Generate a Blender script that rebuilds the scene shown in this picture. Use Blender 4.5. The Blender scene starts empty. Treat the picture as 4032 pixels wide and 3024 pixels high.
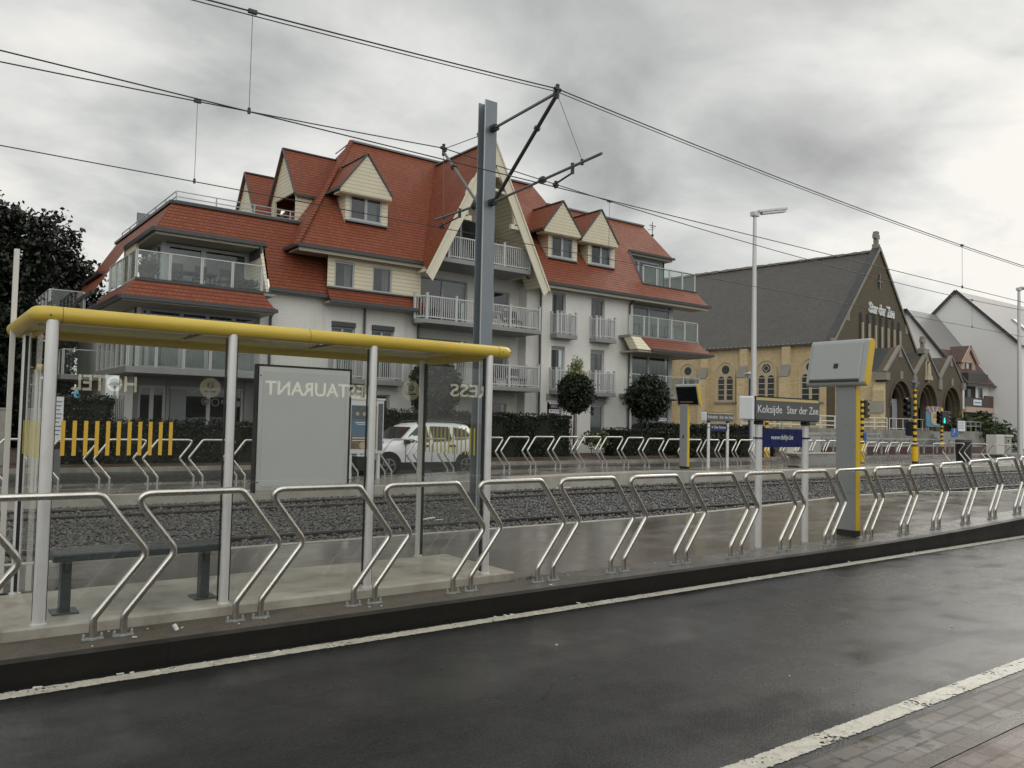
import bpy, math, random
import numpy as np
from mathutils import Vector, Matrix
R=math.radians
random.seed(7); rng=np.random.default_rng(7)
scene=bpy.context.scene
col=scene.collection

# ------------------------------------------------------------------ camera
CF=3223.0; CPSI,CTH,CRO=R(53.17),R(2.68),R(1.22); CZ=1.5
Fv=Vector((math.cos(CPSI)*math.cos(CTH),math.sin(CPSI)*math.cos(CTH),math.sin(CTH)))
R0=Vector((math.sin(CPSI),-math.cos(CPSI),0)); U0=R0.cross(Fv)
Rv=math.cos(CRO)*R0+math.sin(CRO)*U0; Uv=-math.sin(CRO)*R0+math.cos(CRO)*U0
cam=bpy.data.cameras.new('camera'); co=bpy.data.objects.new('camera',cam); col.objects.link(co)
cam.sensor_fit='HORIZONTAL'; cam.sensor_width=36; cam.lens=CF/4032*36; cam.clip_start=.05; cam.clip_end=2000
co.matrix_world=Matrix(((Rv.x,Uv.x,-Fv.x,0),(Rv.y,Uv.y,-Fv.y,0),(Rv.z,Uv.z,-Fv.z,CZ),(0,0,0,1)))
scene.camera=co
def ray(x,y): return Fv+Rv*((x-2016)/CF)+Uv*((1512-y)/CF)
def S(x,y,X=None,Y=None,Z=None):
    "survey: the point seen at photo position (x,y) on a wall or floor plane of known X, Y or Z"
    d=ray(x,y); t=X/d.x if X is not None else (Y/d.y if Y is not None else (Z-CZ)/d.z)
    return Vector((0,0,CZ))+d*t
def q(r,x,y):
    s=(r[2]-r[0])/2212; return r[0]+x*s,r[1]+y*s
RA=(0,600,1300);RB=(900,500,2200);RC=(1900,700,3000);RD=(2600,800,4032);RE=(3400,1350,4032);RF=(3400,900,4032);RM=(1500,300,2606)
RG=(3000,1350,3632);RH=(2600,1350,3232);RL=(0,1400,632);RK=(1300,1400,1932);RN=(500,1350,1132)

# ------------------------------------------------------------------ render / sky / sun
scene.view_settings.view_transform='Standard'; scene.view_settings.look='None'
scene.view_settings.gamma=1; scene.view_settings.exposure=.38
scene.render.engine='CYCLES'
scene.cycles.max_bounces=10; scene.cycles.transparent_max_bounces=24; scene.cycles.glossy_bounces=4
scene.cycles.sample_clamp_indirect=6
scene.cycles.use_denoising=True
SUN_AZ,SUN_EL=R(14),R(34)
sundir=Vector((math.cos(SUN_AZ)*math.cos(SUN_EL),math.sin(SUN_AZ)*math.cos(SUN_EL),math.sin(SUN_EL)))
world=bpy.data.worlds.new('World'); scene.world=world; world.use_nodes=True
wt=world.node_tree; wt.nodes.clear()
def wn(t,**k):
    n=wt.nodes.new(t)
    for a,b in k.items(): setattr(n,a,b)
    return n
def wset(n,i,v):
    if hasattr(v,'is_output'): wt.links.new(v,n.inputs[i])
    else: n.inputs[i].default_value=v
def wmath(op,a,b=None,c=None):
    n=wn('ShaderNodeMath',operation=op)
    for i,v in enumerate((a,b,c)):
        if v is not None: wset(n,i,v)
    return n.outputs[0]
def wvm(op,a,b,out=0):
    n=wn('ShaderNodeVectorMath',operation=op); wset(n,0,a); wset(n,1,b); return n.outputs[out]
def build_sky():
    tc=wn('ShaderNodeTexCoord').outputs['Generated']
    nrm=wn('ShaderNodeVectorMath',operation='NORMALIZE'); wset(nrm,0,tc); d=nrm.outputs[0]
    sep=wn('ShaderNodeSeparateXYZ'); wset(sep,0,d)
    zz=wmath('MAXIMUM',sep.outputs[2],0.0)
    den=wmath('ADD',zz,0.28)
    cx=wmath('DIVIDE',sep.outputs[0],den); cy=wmath('DIVIDE',sep.outputs[1],den)
    cmb=wn('ShaderNodeCombineXYZ'); wset(cmb,0,cx); wset(cmb,1,cy)
    n1=wn('ShaderNodeTexNoise'); wset(n1,'Vector',cmb.outputs[0]); wset(n1,'Scale',2.0); wset(n1,'Detail',9.0); wset(n1,'Roughness',.52); wset(n1,'Distortion',.35)
    n2=wn('ShaderNodeTexNoise'); wset(n2,'Vector',cmb.outputs[0]); wset(n2,'Scale',4.2); wset(n2,'Detail',7.0); wset(n2,'Roughness',.55); wset(n2,'Distortion',.5)
    f=wmath('ADD',wmath('MULTIPLY',n1.outputs[0],.82),wmath('MULTIPLY',n2.outputs[0],.18))
    v=wmath('MULTIPLY_ADD',wmath('SUBTRACT',f,.5),2.1,.60)
    # thin and thick regions of the cloud deck
    for (px,py,deg,amt) in ((980,350,5,.14),(1010,290,11,.05),(2230,170,9,.30),(2080,480,8,.2),(60,430,9,.16),(180,150,14,.06),(480,640,9,.1),
                            (1330,110,10,-.13),(1180,40,8,-.07),(1560,320,8,-.08),(1900,300,5,-.08),(1750,100,9,-.05),(620,190,7,-.06),(2000,60,6,-.05),(2300,900,14,.2)):
        c=ray(px*1.8228,py*1.8228).normalized()
        wob=wvm('DOT_PRODUCT',d,c,1)
        k=1.0/(R(deg)**2)
        e=wmath('EXPONENT',wmath('MULTIPLY',wmath('SUBTRACT',wob,1.0),2*k))
        e=wmath('MULTIPLY',e,wmath('MULTIPLY_ADD',wmath('SUBTRACT',n2.outputs[0],.5),1.6,1.0))
        v=wmath('MULTIPLY_ADD',e,amt,v)
    v=wmath('MAXIMUM',wmath('MINIMUM',v,1.15),.30)
    ramp=wn('ShaderNodeValToRGB'); wset(ramp,0,v)
    el=ramp.color_ramp.elements; el[0].position=.3; el[0].color=(.30,.30,.292,1); el[1].position=1.1; el[1].color=(.735,.71,.66,1)
    e=el.new(.55); e.color=(.445,.45,.435,1); e=el.new(.78); e.color=(.60,.60,.575,1)
    sky=wn('ShaderNodeTexSky',sky_type='NISHITA'); sky.sun_disc=False; sky.sun_elevation=SUN_EL; sky.sun_rotation=R(90)-SUN_AZ
    # brighter patch added to the unseen sky behind the viewer, as fill light
    e=wmath('EXPONENT',wmath('MULTIPLY',wmath('SUBTRACT',wvm('DOT_PRODUCT',d,Vector((-.30,-.72,.62)).normalized(),1),1.0),4.5))
    gain=wmath('MULTIPLY_ADD',e,2.6,1.0)
    gv=wn('ShaderNodeVectorMath',operation='SCALE'); wset(gv,0,ramp.outputs[0]); wset(gv,'Scale',gain)
    sc=wvm('MULTIPLY',sky.outputs[0],(.07,.07,.07))
    mix=wn('ShaderNodeMix',data_type='RGBA'); wset(mix,0,.93); wset(mix,6,sc); wset(mix,7,gv.outputs[0])
    bg=wn('ShaderNodeBackground'); wset(bg,0,mix.outputs[2]); wset(bg,1,1.0)
    out=wn('ShaderNodeOutputWorld'); wt.links.new(bg.outputs[0],out.inputs[0])
build_sky()
sl=bpy.data.lights.new('sun','SUN'); sl.energy=.7; sl.angle=R(30); sl.color=(1,.95,.86)
so=bpy.data.objects.new('sun',sl); col.objects.link(so)
so.rotation_euler=(-sundir).to_track_quat('-Z','Y').to_euler(); so.location=(0,0,60)

# ------------------------------------------------------------------ materials
class NT:
    def __init__(s,name):
        s.m=bpy.data.materials.new(name); s.m.use_nodes=True; s.t=s.m.node_tree; s.t.nodes.clear()
        s.out=s.t.nodes.new('ShaderNodeOutputMaterial'); s._co=None
    def n(s,t,ins=None,**k):
        n=s.t.nodes.new(t)
        for a,b in k.items(): setattr(n,a,b)
        for i,v in (ins or {}).items(): s.set(n,i,v)
        return n
    def set(s,n,i,v):
        if hasattr(v,'is_output'): s.t.links.new(v,n.inputs[i])
        else:
            if isinstance(v,tuple) and len(v)==3 and n.inputs[i].type=='RGBA': v=v+(1,)
            n.inputs[i].default_value=v
    def co(s):
        if not s._co: s._co=s.n('ShaderNodeTexCoord').outputs['Object']
        return s._co
    def math(s,op,*a):
        n=s.n('ShaderNodeMath',operation=op)
        for i,v in enumerate(a): s.set(n,i,v)
        return n.outputs[0]
    def noise(s,scale,detail=4,rough=.6,vec=None,stretch=None):
        v=vec or s.co()
        if stretch: v=s.n('ShaderNodeVectorMath',{0:v,1:stretch},operation='MULTIPLY').outputs[0]
        return s.n('ShaderNodeTexNoise',{'Vector':v,'Scale':scale,'Detail':detail,'Roughness':rough}).outputs[0]
    def ramp(s,f,*st):
        n=s.n('ShaderNodeValToRGB',{0:f}); e=n.color_ramp.elements
        while len(e)<len(st): e.new(.5)
        for x,(p,c) in zip(e,st):
            x.position=p; x.color=(c if isinstance(c,tuple) else (c,c,c))+(1,)
        return n.outputs[0]
    def mix(s,f,a,b,mode='MIX'):
        n=s.n('ShaderNodeMix',data_type='RGBA',blend_type=mode); s.set(n,0,f); s.set(n,6,a); s.set(n,7,b); return n.outputs[2]
    def mapr(s,f,a,b,c,d): return s.n('ShaderNodeMapRange',{0:f,1:a,2:b,3:c,4:d}).outputs[0]
    def bump(s,h,st=.3,dist=.02,nrm=None):
        n=s.n('ShaderNodeBump',{'Strength':st,'Distance':dist,'Height':h})
        if nrm: s.set(n,'Normal',nrm)
        return n.outputs[0]
    def wallvec(s):
        "running coordinate along the wall and height"
        g=s.n('ShaderNodeNewGeometry'); sn=s.n('ShaderNodeSeparateXYZ',{0:g.outputs['True Normal']}); sp=s.n('ShaderNodeSeparateXYZ',{0:s.co()})
        c=s.math('GREATER_THAN',s.math('ABSOLUTE',sn.outputs[0]),s.math('ABSOLUTE',sn.outputs[1]))
        mx=s.n('ShaderNodeMix',{0:c,2:sp.outputs[0],3:sp.outputs[1]}).outputs[0]
        s.z=sp.outputs[2]; s.u=mx
        return s.n('ShaderNodeCombineXYZ',{0:mx,1:sp.outputs[2]}).outputs[0]
    def brick(s,vec,w,h,mortar,c1,c2,cm,bias=0,off=.5):
        return s.n('ShaderNodeTexBrick',{'Vector':vec,'Color1':c1,'Color2':c2,'Mortar':cm,'Scale':1.0,'Mortar Size':mortar,'Mortar Smooth':.2,'Bias':bias,'Brick Width':w,'Row Height':h},offset=off)
    def pbr(s,col,rough=.5,metal=0.0,spec=.5,nrm=None,**k):
        p=s.n('ShaderNodeBsdfPrincipled',{'Base Color':col,'Roughness':rough,'Metallic':metal,'Specular IOR Level':spec})
        if nrm: s.set(p,'Normal',nrm)
        for a,b in k.items(): s.set(p,a.replace('_',' '),b)
        s.t.links.new(p.outputs[0],s.out.inputs[0]); s.p=p; return s.m
    def surf(s,sh): s.t.links.new(sh,s.out.inputs[0]); return s.m
def plain(name,c,rough=.5,metal=0.0,spec=.5,var=.12,scale=3.0,bump=0.0,bscale=60):
    n=NT(name); f=n.noise(scale,5); c2=tuple(min(1,x*(1+var)) for x in c); c1=tuple(x*(1-var) for x in c)
    cc=n.mix(f,c1,c2); rr=n.mapr(n.noise(scale*2.3,3),.3,.7,max(.02,rough-.08),min(1,rough+.08))
    return n.pbr(cc,rr,metal,spec,n.bump(n.noise(bscale,3),bump,.004) if bump else None)
M={}
def mk_materials():
    # wet asphalt: aggregate, damp film, smoother patches
    for nm,base in (('asphalt',.019),('far_asphalt',.045)):
        n=NT(nm); g=n.noise(95,3,.8); g2=n.noise(48,2,.7); pat=n.noise(.5,4,.5,stretch=(.6,1,1)); pat2=n.noise(2.3,4)
        w=n.math('ADD',n.math('MULTIPLY',pat,.7),n.math('MULTIPLY',pat2,.3))
        trk=n.noise(.9,4,.55,stretch=(.06,1.6,1)); v=n.n('ShaderNodeTexVoronoi',{'Vector':n.n('ShaderNodeVectorMath',{0:n.co(),1:n.n('ShaderNodeVectorMath',{0:n.n('ShaderNodeTexNoise',{'Vector':n.co(),'Scale':.8,'Detail':1.0}).outputs['Color'],1:(1.6,1.6,0)},operation='MULTIPLY').outputs[0]},operation='ADD').outputs[0],'Scale':.3},feature='DISTANCE_TO_EDGE')
        crack=n.math('MULTIPLY',n.math('LESS_THAN',v.outputs['Distance'],.0035),n.math('GREATER_THAN',n.noise(.5,2),.5)); pat=n.math('ADD',n.math('MULTIPLY',pat,.6),n.math('MULTIPLY',trk,.4)); w=n.math('ADD',n.math('MULTIPLY',pat,.75),n.math('MULTIPLY',pat2,.25))
        c=n.ramp(g,(.32,base*.35),(.55,base*1.0),(.68,base*3.0)); c=n.mix(n.mapr(w,.35,.65,0,.45),c,(base*.75,base*.73,base*.68)); c=n.mix(n.math('MULTIPLY',crack,.85),c,(.006,.006,.006))
        r=n.ramp(w,(.38,.42),(.49,.26),(.58,.12))
        M[nm]=n.pbr(c,r,0,n.ramp(w,(.40,.15),(.50,.4),(.58,.85)),n.bump(n.math('ADD',g,g2),n.mapr(w,.4,.6,.45,.12),.008))
    n=NT('worn_white_paint'); e=n.noise(16,6,.7); g=n.noise(120,3); t=n.math('ADD',n.math('MULTIPLY',e,.65),n.math('MULTIPLY',g,.35))
    yy=n.n('ShaderNodeSeparateXYZ',{0:n.co()}).outputs[1]; dd=n.math('MINIMUM',n.math('ABSOLUTE',n.math('SUBTRACT',yy,2.5375)),n.math('ABSOLUTE',n.math('SUBTRACT',yy,5.6025)))
    hole=n.math('MAXIMUM',n.math('GREATER_THAN',n.math('ADD',dd,n.math('MULTIPLY',n.math('SUBTRACT',n.noise(34,4),.5),.045)),.0625),n.math('LESS_THAN',n.math('ADD',n.math('MULTIPLY',n.noise(5,3),.5),n.math('MULTIPLY',n.noise(40,3),.5)),.40))
    M['paint']=n.pbr(n.ramp(t,(.34,(.06,.058,.05)),(.41,(.36,.345,.29)),(.6,(.62,.59,.50))),n.ramp(e,(.3,.5),(.6,.25)),0,.5,n.bump(t,.4,.006),Alpha=n.math('SUBTRACT',1.0,hole))
    # platform paving: concrete slabs, damp
    for nm,(w,h),c1,c2,lo,hi in (('platform_paving',(.6,.3),(.125,.112,.095),(.155,.14,.12),.07,.28),('far_paving',(.6,.3),(.15,.135,.115),(.18,.16,.14),.12,.38)):
        n=NT(nm); b=n.brick(n.co(),w,h,.006,c1,c2,(.05,.046,.04)); d=n.noise(1.1,6,.65,stretch=(.7,1.3,1)); f=n.noise(70,3)
        c=n.mix(n.mapr(d,.3,.7,.0,.55),b.outputs[0],(.075,.068,.058)); c=n.mix(n.math('MULTIPLY',f,.3),c,(.2,.185,.16))
        h_=n.math('SUBTRACT',n.math('MULTIPLY',f,.25),n.math('MULTIPLY',b.outputs['Fac'],.8))
        M[nm]=n.pbr(c,n.ramp(d,(.30,hi),(.62,lo)),0,.85,n.bump(h_,.25,.006))
    n=NT('near_pavers'); sp=n.n('ShaderNodeSeparateXYZ',{0:n.co()})
    b=n.brick(n.co(),.22,.105,.011,(.07,.06,.05),(.105,.088,.073),(.016,.014,.012)); d=n.noise(2.2,5); f=n.noise(90,3)
    c=n.mix(n.math('MULTIPLY',f,.3),b.outputs[0],(.13,.11,.095))
    M['pavers']=n.pbr(c,n.ramp(d,(.46,.45),(.54,.3),(.58,.06)),0,.35,n.bump(n.math('SUBTRACT',n.math('MULTIPLY',f,.2),b.outputs['Fac']),n.ramp(d,(.44,.5),(.53,.06)),.006))
    n=NT('brown_brick_paving'); b=n.brick(n.co(),.21,.105,.009,(.075,.045,.032),(.105,.066,.046),(.02,.016,.013)); d=n.noise(2.0,5); f=n.noise(90,3)
    M['brownpave']=n.pbr(n.mix(n.math('MULTIPLY',f,.3),b.outputs[0],(.12,.085,.07)),n.ramp(d,(.38,.5),(.6,.25)),0,.3,n.bump(n.math('SUBTRACT',n.math('MULTIPLY',f,.25),b.outputs['Fac']),.5,.006))
    n=NT('dark_kerb_stone'); d=n.noise(2.5,6); f=n.noise(80,4); b=n.brick(n.n('ShaderNodeVectorMath',{0:n.co(),1:(1,.001,.001)},operation='MULTIPLY').outputs[0],1.0,50,.006,(1,1,1),(.86,.86,.86),(.3,.3,.3))
    c=n.mix(1.0,n.ramp(d,(.3,(.006,.0055,.0045)),(.7,(.016,.0145,.012))),b.outputs[0],'MULTIPLY')
    M['kerb']=n.pbr(n.mix(n.math('MULTIPLY',f,.35),c,(.022,.02,.017)),n.ramp(d,(.35,.6),(.65,.4)),0,.25,n.bump(f,.35,.006))
    n=NT('mossy_kerb_top'); d=n.noise(1.6,6); f=n.noise(60,5,.7); x=n.n('ShaderNodeSeparateXYZ',{0:n.co()}).outputs[0]
    dirt=n.math('MULTIPLY',n.mapr(x,3.6,5.2,1,0),n.mapr(f,.35,.6,.3,1))
    b=n.brick(n.co(),1.0,.3,.006,(.085,.076,.065),(.105,.093,.079),(.03,.028,.023)); c=n.mix(n.mapr(d,.3,.7,0,.5),b.outputs[0],(.06,.055,.047))
    c=n.mix(dirt,c,n.ramp(n.noise(9,5),(.3,(.055,.046,.032)),(.7,(.105,.086,.058))))
    M['kerbtop']=n.pbr(c,n.mix(dirt,n.ramp(d,(.4,.38),(.6,.16)),(.7,.7,.7)),0,.5,n.bump(f,.4,.01))
    n=NT('platform_edge_stone'); M['edge']=n.pbr(n.ramp(n.noise(3,6),(.3,(.3,.28,.245)),(.7,(.42,.40,.35))),.4,0,.5,n.bump(n.noise(70,3),.2,.004))
    n=NT('stained_concrete'); d=n.noise(1.3,7,.7,stretch=(1,1,.5)); f=n.noise(50,4)
    M['concrete']=n.pbr(n.mix(n.math('MULTIPLY',f,.3),n.ramp(d,(.3,(.10,.094,.08)),(.5,(.20,.19,.165)),(.72,(.34,.325,.285))),(.3,.29,.26)),.55,0,.5,n.bump(f,.25,.006))
    n=NT('pale_plinth_concrete'); d=n.noise(2.2,6,.65); f=n.noise(60,4)
    M['plinth']=n.pbr(n.mix(n.math('MULTIPLY',f,.25),n.ramp(d,(.3,(.15,.125,.09)),(.45,(.33,.305,.255)),(.65,(.46,.435,.37))),(.4,.37,.31)),n.ramp(d,(.3,.3),(.7,.5)),0,.5,n.bump(f,.25,.006))
    n=NT('ballast_stone'); g=n.n('ShaderNodeNewGeometry').outputs['Random Per Island']; f=n.noise(60,3)
    M['stone']=n.pbr(n.mix(n.math('MULTIPLY',f,.3),n.ramp(g,(0,(.028,.028,.028)),(.6,(.07,.069,.066)),(1,(.14,.136,.126))),(.1,.1,.1)),.48)
    n=NT('ballast_bed'); v=n.n('ShaderNodeTexVoronoi',{'Vector':n.co(),'Scale':20.0}); M['ballast']=n.pbr(n.mix(.8,v.outputs['Color'],(.045,.045,.045)),.65,0,.4,n.bump(v.outputs['Distance'],.9,.03))
    n=NT('brushed_stainless'); f=n.noise(6,5); M['steel']=n.pbr(n.ramp(f,(.3,(.50,.48,.44)),(.7,(.64,.615,.57))),n.mapr(n.noise(30,3,stretch=(1,1,.2)),.3,.7,.20,.36),1.0)
    M['rail_steel']=plain('rail_steel',(.06,.05,.045),.4,.7,var=.3,scale=8)
    M['rail_head']=plain('worn_rail_head',(.32,.31,.30),.3,1,var=.1)
    n=NT('yellow_tube_paint'); d=n.noise(5,6,stretch=(.25,1,1)); f=n.noise(180,2)
    M['yellow']=n.pbr(n.mix(n.math('MULTIPLY',f,.25),n.ramp(d,(.3,(.50,.35,.04)),(.45,(.58,.42,.055)),(.7,(.66,.49,.085))),(.42,.31,.06)),n.mapr(d,.3,.7,.28,.42),0,.5,n.bump(f,.06,.002))
    M['yellow_flat']=plain('yellow_panel_paint',(.60,.41,.03),.38,var=.08)
    M['alu']=plain('painted_aluminium',(.72,.715,.70),.36,.35,var=.06,scale=6,bump=.03,bscale=200)
    M['mastgrey']=plain('galvanised_mast_grey',(.20,.225,.245),.42,.35,var=.1,scale=2,bump=.05)
    M['mast_edge']=plain('pale_flange_edge',(.45,.47,.48),.4,.3)
    M['iron']=plain('dark_bracket_iron',(.05,.05,.05),.45,.5,var=.25)
    M['tubegrey']=plain('weathered_tube',(.17,.165,.155),.5,.5,var=.2,scale=7)
    M['wire']=plain('wire_metal',(.05,.05,.05),.5,.6)
    M['dropper']=plain('thin_dropper',(.12,.12,.12),.5,.6)
    M['stripe']=plain('amber_sticker',(.66,.40,.045),.45,var=.06)
    M['stripe_side']=plain('lemon_sticker',(.78,.64,.05),.45,var=.06)
    M['bench']=plain('dark_bench_paint',(.055,.07,.075),.28,var=.2,scale=5,bump=.05)
    M['black']=plain('black_rubber',(.012,.012,.012),.5)
    M['blackgloss']=plain('black_screen',(.006,.006,.006),.12)
    M['signgrey']=plain('sign_grey_face',(.095,.10,.10),.4,var=.05)
    M['white']=plain('white_plastic',(.72,.74,.76),.3,var=.03)
    M['lettering']=plain('pale_lettering',(.62,.63,.62),.5,var=.02)
    M['sandstripe']=plain('sand_stripe',(.56,.44,.19),.4,var=.05)
    M['navy']=plain('navy_plate',(.008,.016,.085),.3,var=.08)
    M['pillar']=plain('pillar_grey_paint',(.25,.262,.258),.35,.1,var=.05,scale=4,bump=.04,bscale=150)
    M['pillar_head']=plain('pillar_head_grey',(.34,.352,.345),.35,.1,var=.05,scale=4,bump=.04,bscale=150)
    M['panel']=plain('frosted_poster_back',(.60,.61,.595),.35,var=.03,scale=1.5)
    # walls
    n=NT('painted_white_brick'); v=n.wallvec(); b=n.brick(v,.22,.075,.012,(.69,.68,.635),(.74,.73,.685),(.60,.595,.555)); d=n.noise(.5,7,.65); f=n.noise(3,5,stretch=(1,1,.25))
    c=n.mix(n.mapr(d,.35,.7,0,.5),b.outputs[0],(.62,.615,.575)); c=n.mix(n.mapr(n.noise(2.0,6,.65,stretch=(1.5,1.5,.12)),.54,.72,0,.5),c,(.50,.495,.455)); c=n.mix(n.mapr(n.z,1.1,-.2,0,.45),c,(.42,.42,.36)); c=n.mix(n.mapr(f,.52,.75,0,.25),c,(.58,.575,.54))
    M['wbrick']=n.pbr(c,.6,0,.4,n.bump(n.math('MULTIPLY',b.outputs['Fac'],-1.0),.4,.008))
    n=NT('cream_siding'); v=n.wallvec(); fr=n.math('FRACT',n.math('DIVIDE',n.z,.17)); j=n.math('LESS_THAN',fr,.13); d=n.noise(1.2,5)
    c=n.mix(j,n.ramp(d,(.3,(.62,.56,.415)),(.7,(.69,.63,.475))),(.36,.32,.23))  # shade line under each board lap, painted into the colour
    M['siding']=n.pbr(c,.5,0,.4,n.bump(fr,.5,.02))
    M['cream']=plain('cream_timber',(.64,.595,.465),.5,var=.06)
    for nm,s,t in (('roof_tile',(.185,.050,.025),(.25,.074,.036)),('lower_roof_tile',(.165,.044,.023),(.225,.065,.032))):
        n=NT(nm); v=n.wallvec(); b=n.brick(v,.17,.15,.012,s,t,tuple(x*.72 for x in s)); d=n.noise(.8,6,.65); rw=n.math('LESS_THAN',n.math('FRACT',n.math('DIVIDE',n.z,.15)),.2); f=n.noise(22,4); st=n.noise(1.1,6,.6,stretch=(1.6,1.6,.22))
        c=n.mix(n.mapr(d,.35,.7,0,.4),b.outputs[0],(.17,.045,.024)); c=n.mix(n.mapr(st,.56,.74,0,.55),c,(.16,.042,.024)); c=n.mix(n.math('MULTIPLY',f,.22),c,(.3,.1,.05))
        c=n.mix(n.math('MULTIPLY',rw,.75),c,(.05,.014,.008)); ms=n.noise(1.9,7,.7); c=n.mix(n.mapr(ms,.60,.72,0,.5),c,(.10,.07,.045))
        fr=n.math('FRACT',n.math('DIVIDE',n.z,.15))
        M[nm]=n.pbr(c,n.mapr(d,.3,.7,.5,.66),0,.22,n.bump(n.math('SUBTRACT',n.math('MULTIPLY',fr,-.8),b.outputs['Fac']),.55,.02))
    M['zinc']=plain('dark_zinc_trim',(.055,.058,.06),.4,.2,var=.2)
    M['lead']=plain('grey_zinc_ridge',(.16,.17,.175),.4,.3,var=.15)
    M['soffit']=plain('soffit_board',(.36,.33,.26),.55)
    M['frame']=plain('grey_window_frame',(.36,.375,.40),.35,var=.04)
    M['balu']=plain('grey_balustrade',(.47,.47,.47),.4,var=.06)
    M['slab']=plain('balcony_concrete',(.24,.24,.235),.5,var=.2,scale=1.5,bump=.1)
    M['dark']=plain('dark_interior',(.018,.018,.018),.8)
    M['recess']=plain('grey_recess_wall',(.20,.20,.195),.55)
    M['curtain']=plain('net_curtain',(.50,.50,.48),.8,var=.1,scale=6)
    n=NT('striped_curtain'); n.wallvec(); w=n.n('ShaderNodeTexWave',{'Vector':n.co(),'Scale':3.1,'Distortion':.4},bands_direction='X'); M['scurtain']=n.pbr(n.ramp(w.outputs[0],(.2,(.17,.16,.145)),(.8,(.38,.36,.33))),.8)
    n=NT('yellow_church_brick'); v=n.wallvec(); b=n.brick(v,.24,.085,.012,(.52,.41,.235),(.63,.51,.32),(.49,.40,.26)); d=n.noise(.35,7,.7); f=n.noise(2.6,5,stretch=(1,1,2.5)); 
    c=n.mix(n.mapr(d,.38,.68,0,.5),b.outputs[0],(.42,.31,.16)); c=n.mix(n.mapr(f,.56,.66,0,.45),c,(.25,.175,.10)); c=n.mix(n.mapr(n.noise(5,5),.6,.7,0,.5),c,(.58,.46,.27))
    M['ybrick']=n.pbr(c,.7,0,.3,n.bump(n.math('MULTIPLY',b.outputs['Fac'],-1.0),.5,.01))
    n=NT('brown_church_brick'); v=n.wallvec(); b=n.brick(v,.24,.085,.012,(.095,.076,.05),(.13,.104,.07),(.09,.073,.05)); d=n.noise(.4,7,.7); f=n.noise(4,5)
    c=n.mix(n.mapr(d,.35,.7,0,.5),b.outputs[0],(.08,.062,.04)); c=n.mix(n.mapr(f,.6,.75,0,.5),c,(.16,.13,.09))
    M['bbrick']=n.pbr(c,.7,0,.3,n.bump(n.math('MULTIPLY',b.outputs['Fac'],-1.0),.5,.01))
    M['cstone']=plain('pale_church_stone',(.44,.37,.25),.65,var=.14,scale=1.5)
    M['gstone']=plain('weathered_grey_stone',(.22,.205,.175),.65,var=.3,scale=2,bump=.2,bscale=20)
    n=NT('slate_roof'); v=n.wallvec(); b=n.brick(v,.30,.20,.014,(.066,.062,.054),(.092,.086,.075),(.03,.028,.025)); d=n.noise(.3,7,.7); f=n.noise(12,4)
    c=n.mix(n.mapr(d,.35,.7,0,.5),b.outputs[0],(.05,.045,.04)); c=n.mix(n.mapr(f,.58,.75,0,.5),c,(.14,.135,.12))
    M['slate']=n.pbr(c,.42,0,.5,n.bump(n.math('SUBTRACT',n.math('MULTIPLY',n.math('FRACT',n.math('DIVIDE',n.z,.2)),-.7),b.outputs['Fac']),.5,.02))
    n=NT('dark_slate'); v=n.wallvec(); b=n.brick(v,.30,.16,.012,(.032,.034,.037),(.05,.052,.056),(.018,.018,.02)); M['dslate']=n.pbr(b.outputs[0],.4,0,.5,n.bump(n.math('MULTIPLY',b.outputs['Fac'],-1.0),.4,.02))
    M['lgroof']=plain('grey_house_roof',(.21,.205,.20),.5,var=.14,scale=5)
    n=NT('brown_red_tile'); v=n.wallvec(); b=n.brick(v,.2,.15,.014,(.085,.045,.034),(.115,.06,.045),(.04,.022,.018)); M['brtile']=n.pbr(b.outputs[0],.4,0,.5,n.bump(n.math('MULTIPLY',b.outputs['Fac'],-1.0),.4,.02))
    M['render']=plain('white_render',(.76,.755,.74),.6,var=.04,scale=.6)
    M['pinkrender']=plain('salmon_render',(.45,.33,.255),.6,var=.06)
    M['brownwood']=plain('brown_balcony_boards',(.085,.045,.036),.5,var=.2)
    M['darkrail']=plain('dark_balcony_panel',(.045,.045,.043),.4,var=.2)
    M['leaded']=plain('leaded_glass',(.028,.027,.026),.25,var=.5,scale=14)
    M['greydoor']=plain('grey_church_door',(.30,.31,.33),.45,var=.06)
    M['whiterail']=plain('white_painted_rail',(.70,.69,.63),.4,var=.04)
    M['galv']=plain('galvanised_rail',(.34,.36,.36),.4,.3,var=.1)
    M['bark']=plain('bark',(.05,.042,.034),.85,var=.35,scale=12,bump=.5,bscale=30)
    M['soil']=plain('bare_soil',(.06,.04,.028),.85,var=.35,scale=4,bump=.4,bscale=30)
    M['grassground']=plain('verge_ground',(.05,.055,.03),.9,var=.35,scale=3)
    for nm,a,b in (('leaf_tree',(.005,.008,.004),(.018,.025,.012)),('leaf_ball',(.007,.012,.006),(.03,.042,.018)),('leaf_hedge',(.006,.010,.004),(.026,.034,.013)),('leaf_light',(.13,.155,.07),(.38,.40,.22)),('leaf_shrub',(.03,.045,.018),(.10,.125,.05)),('leaf_fern',(.025,.042,.015),(.075,.10,.038))):
        n=NT(nm); g=n.n('ShaderNodeNewGeometry').outputs['Random Per Island']; c=n.ramp(g,(0,a),(.7,tuple((x+y)/2 for x,y in zip(a,b))),(1,b))
        M[nm]=n.pbr(c,.42,0,.35)
    M['hedgecore']=plain('hedge_core',(.006,.009,.004),.9,var=.3)
    M['carpaint']=plain('white_car_paint',(.70,.71,.72),.15,var=.02); M['cartrim']=plain('black_car_plastic',(.016,.016,.017),.5,var=.2,scale=8)
    M['tyre']=plain('tyre_rubber',(.013,.013,.013),.75); M['alloy']=plain('alloy_rim',(.35,.36,.37),.3,.8)
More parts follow.
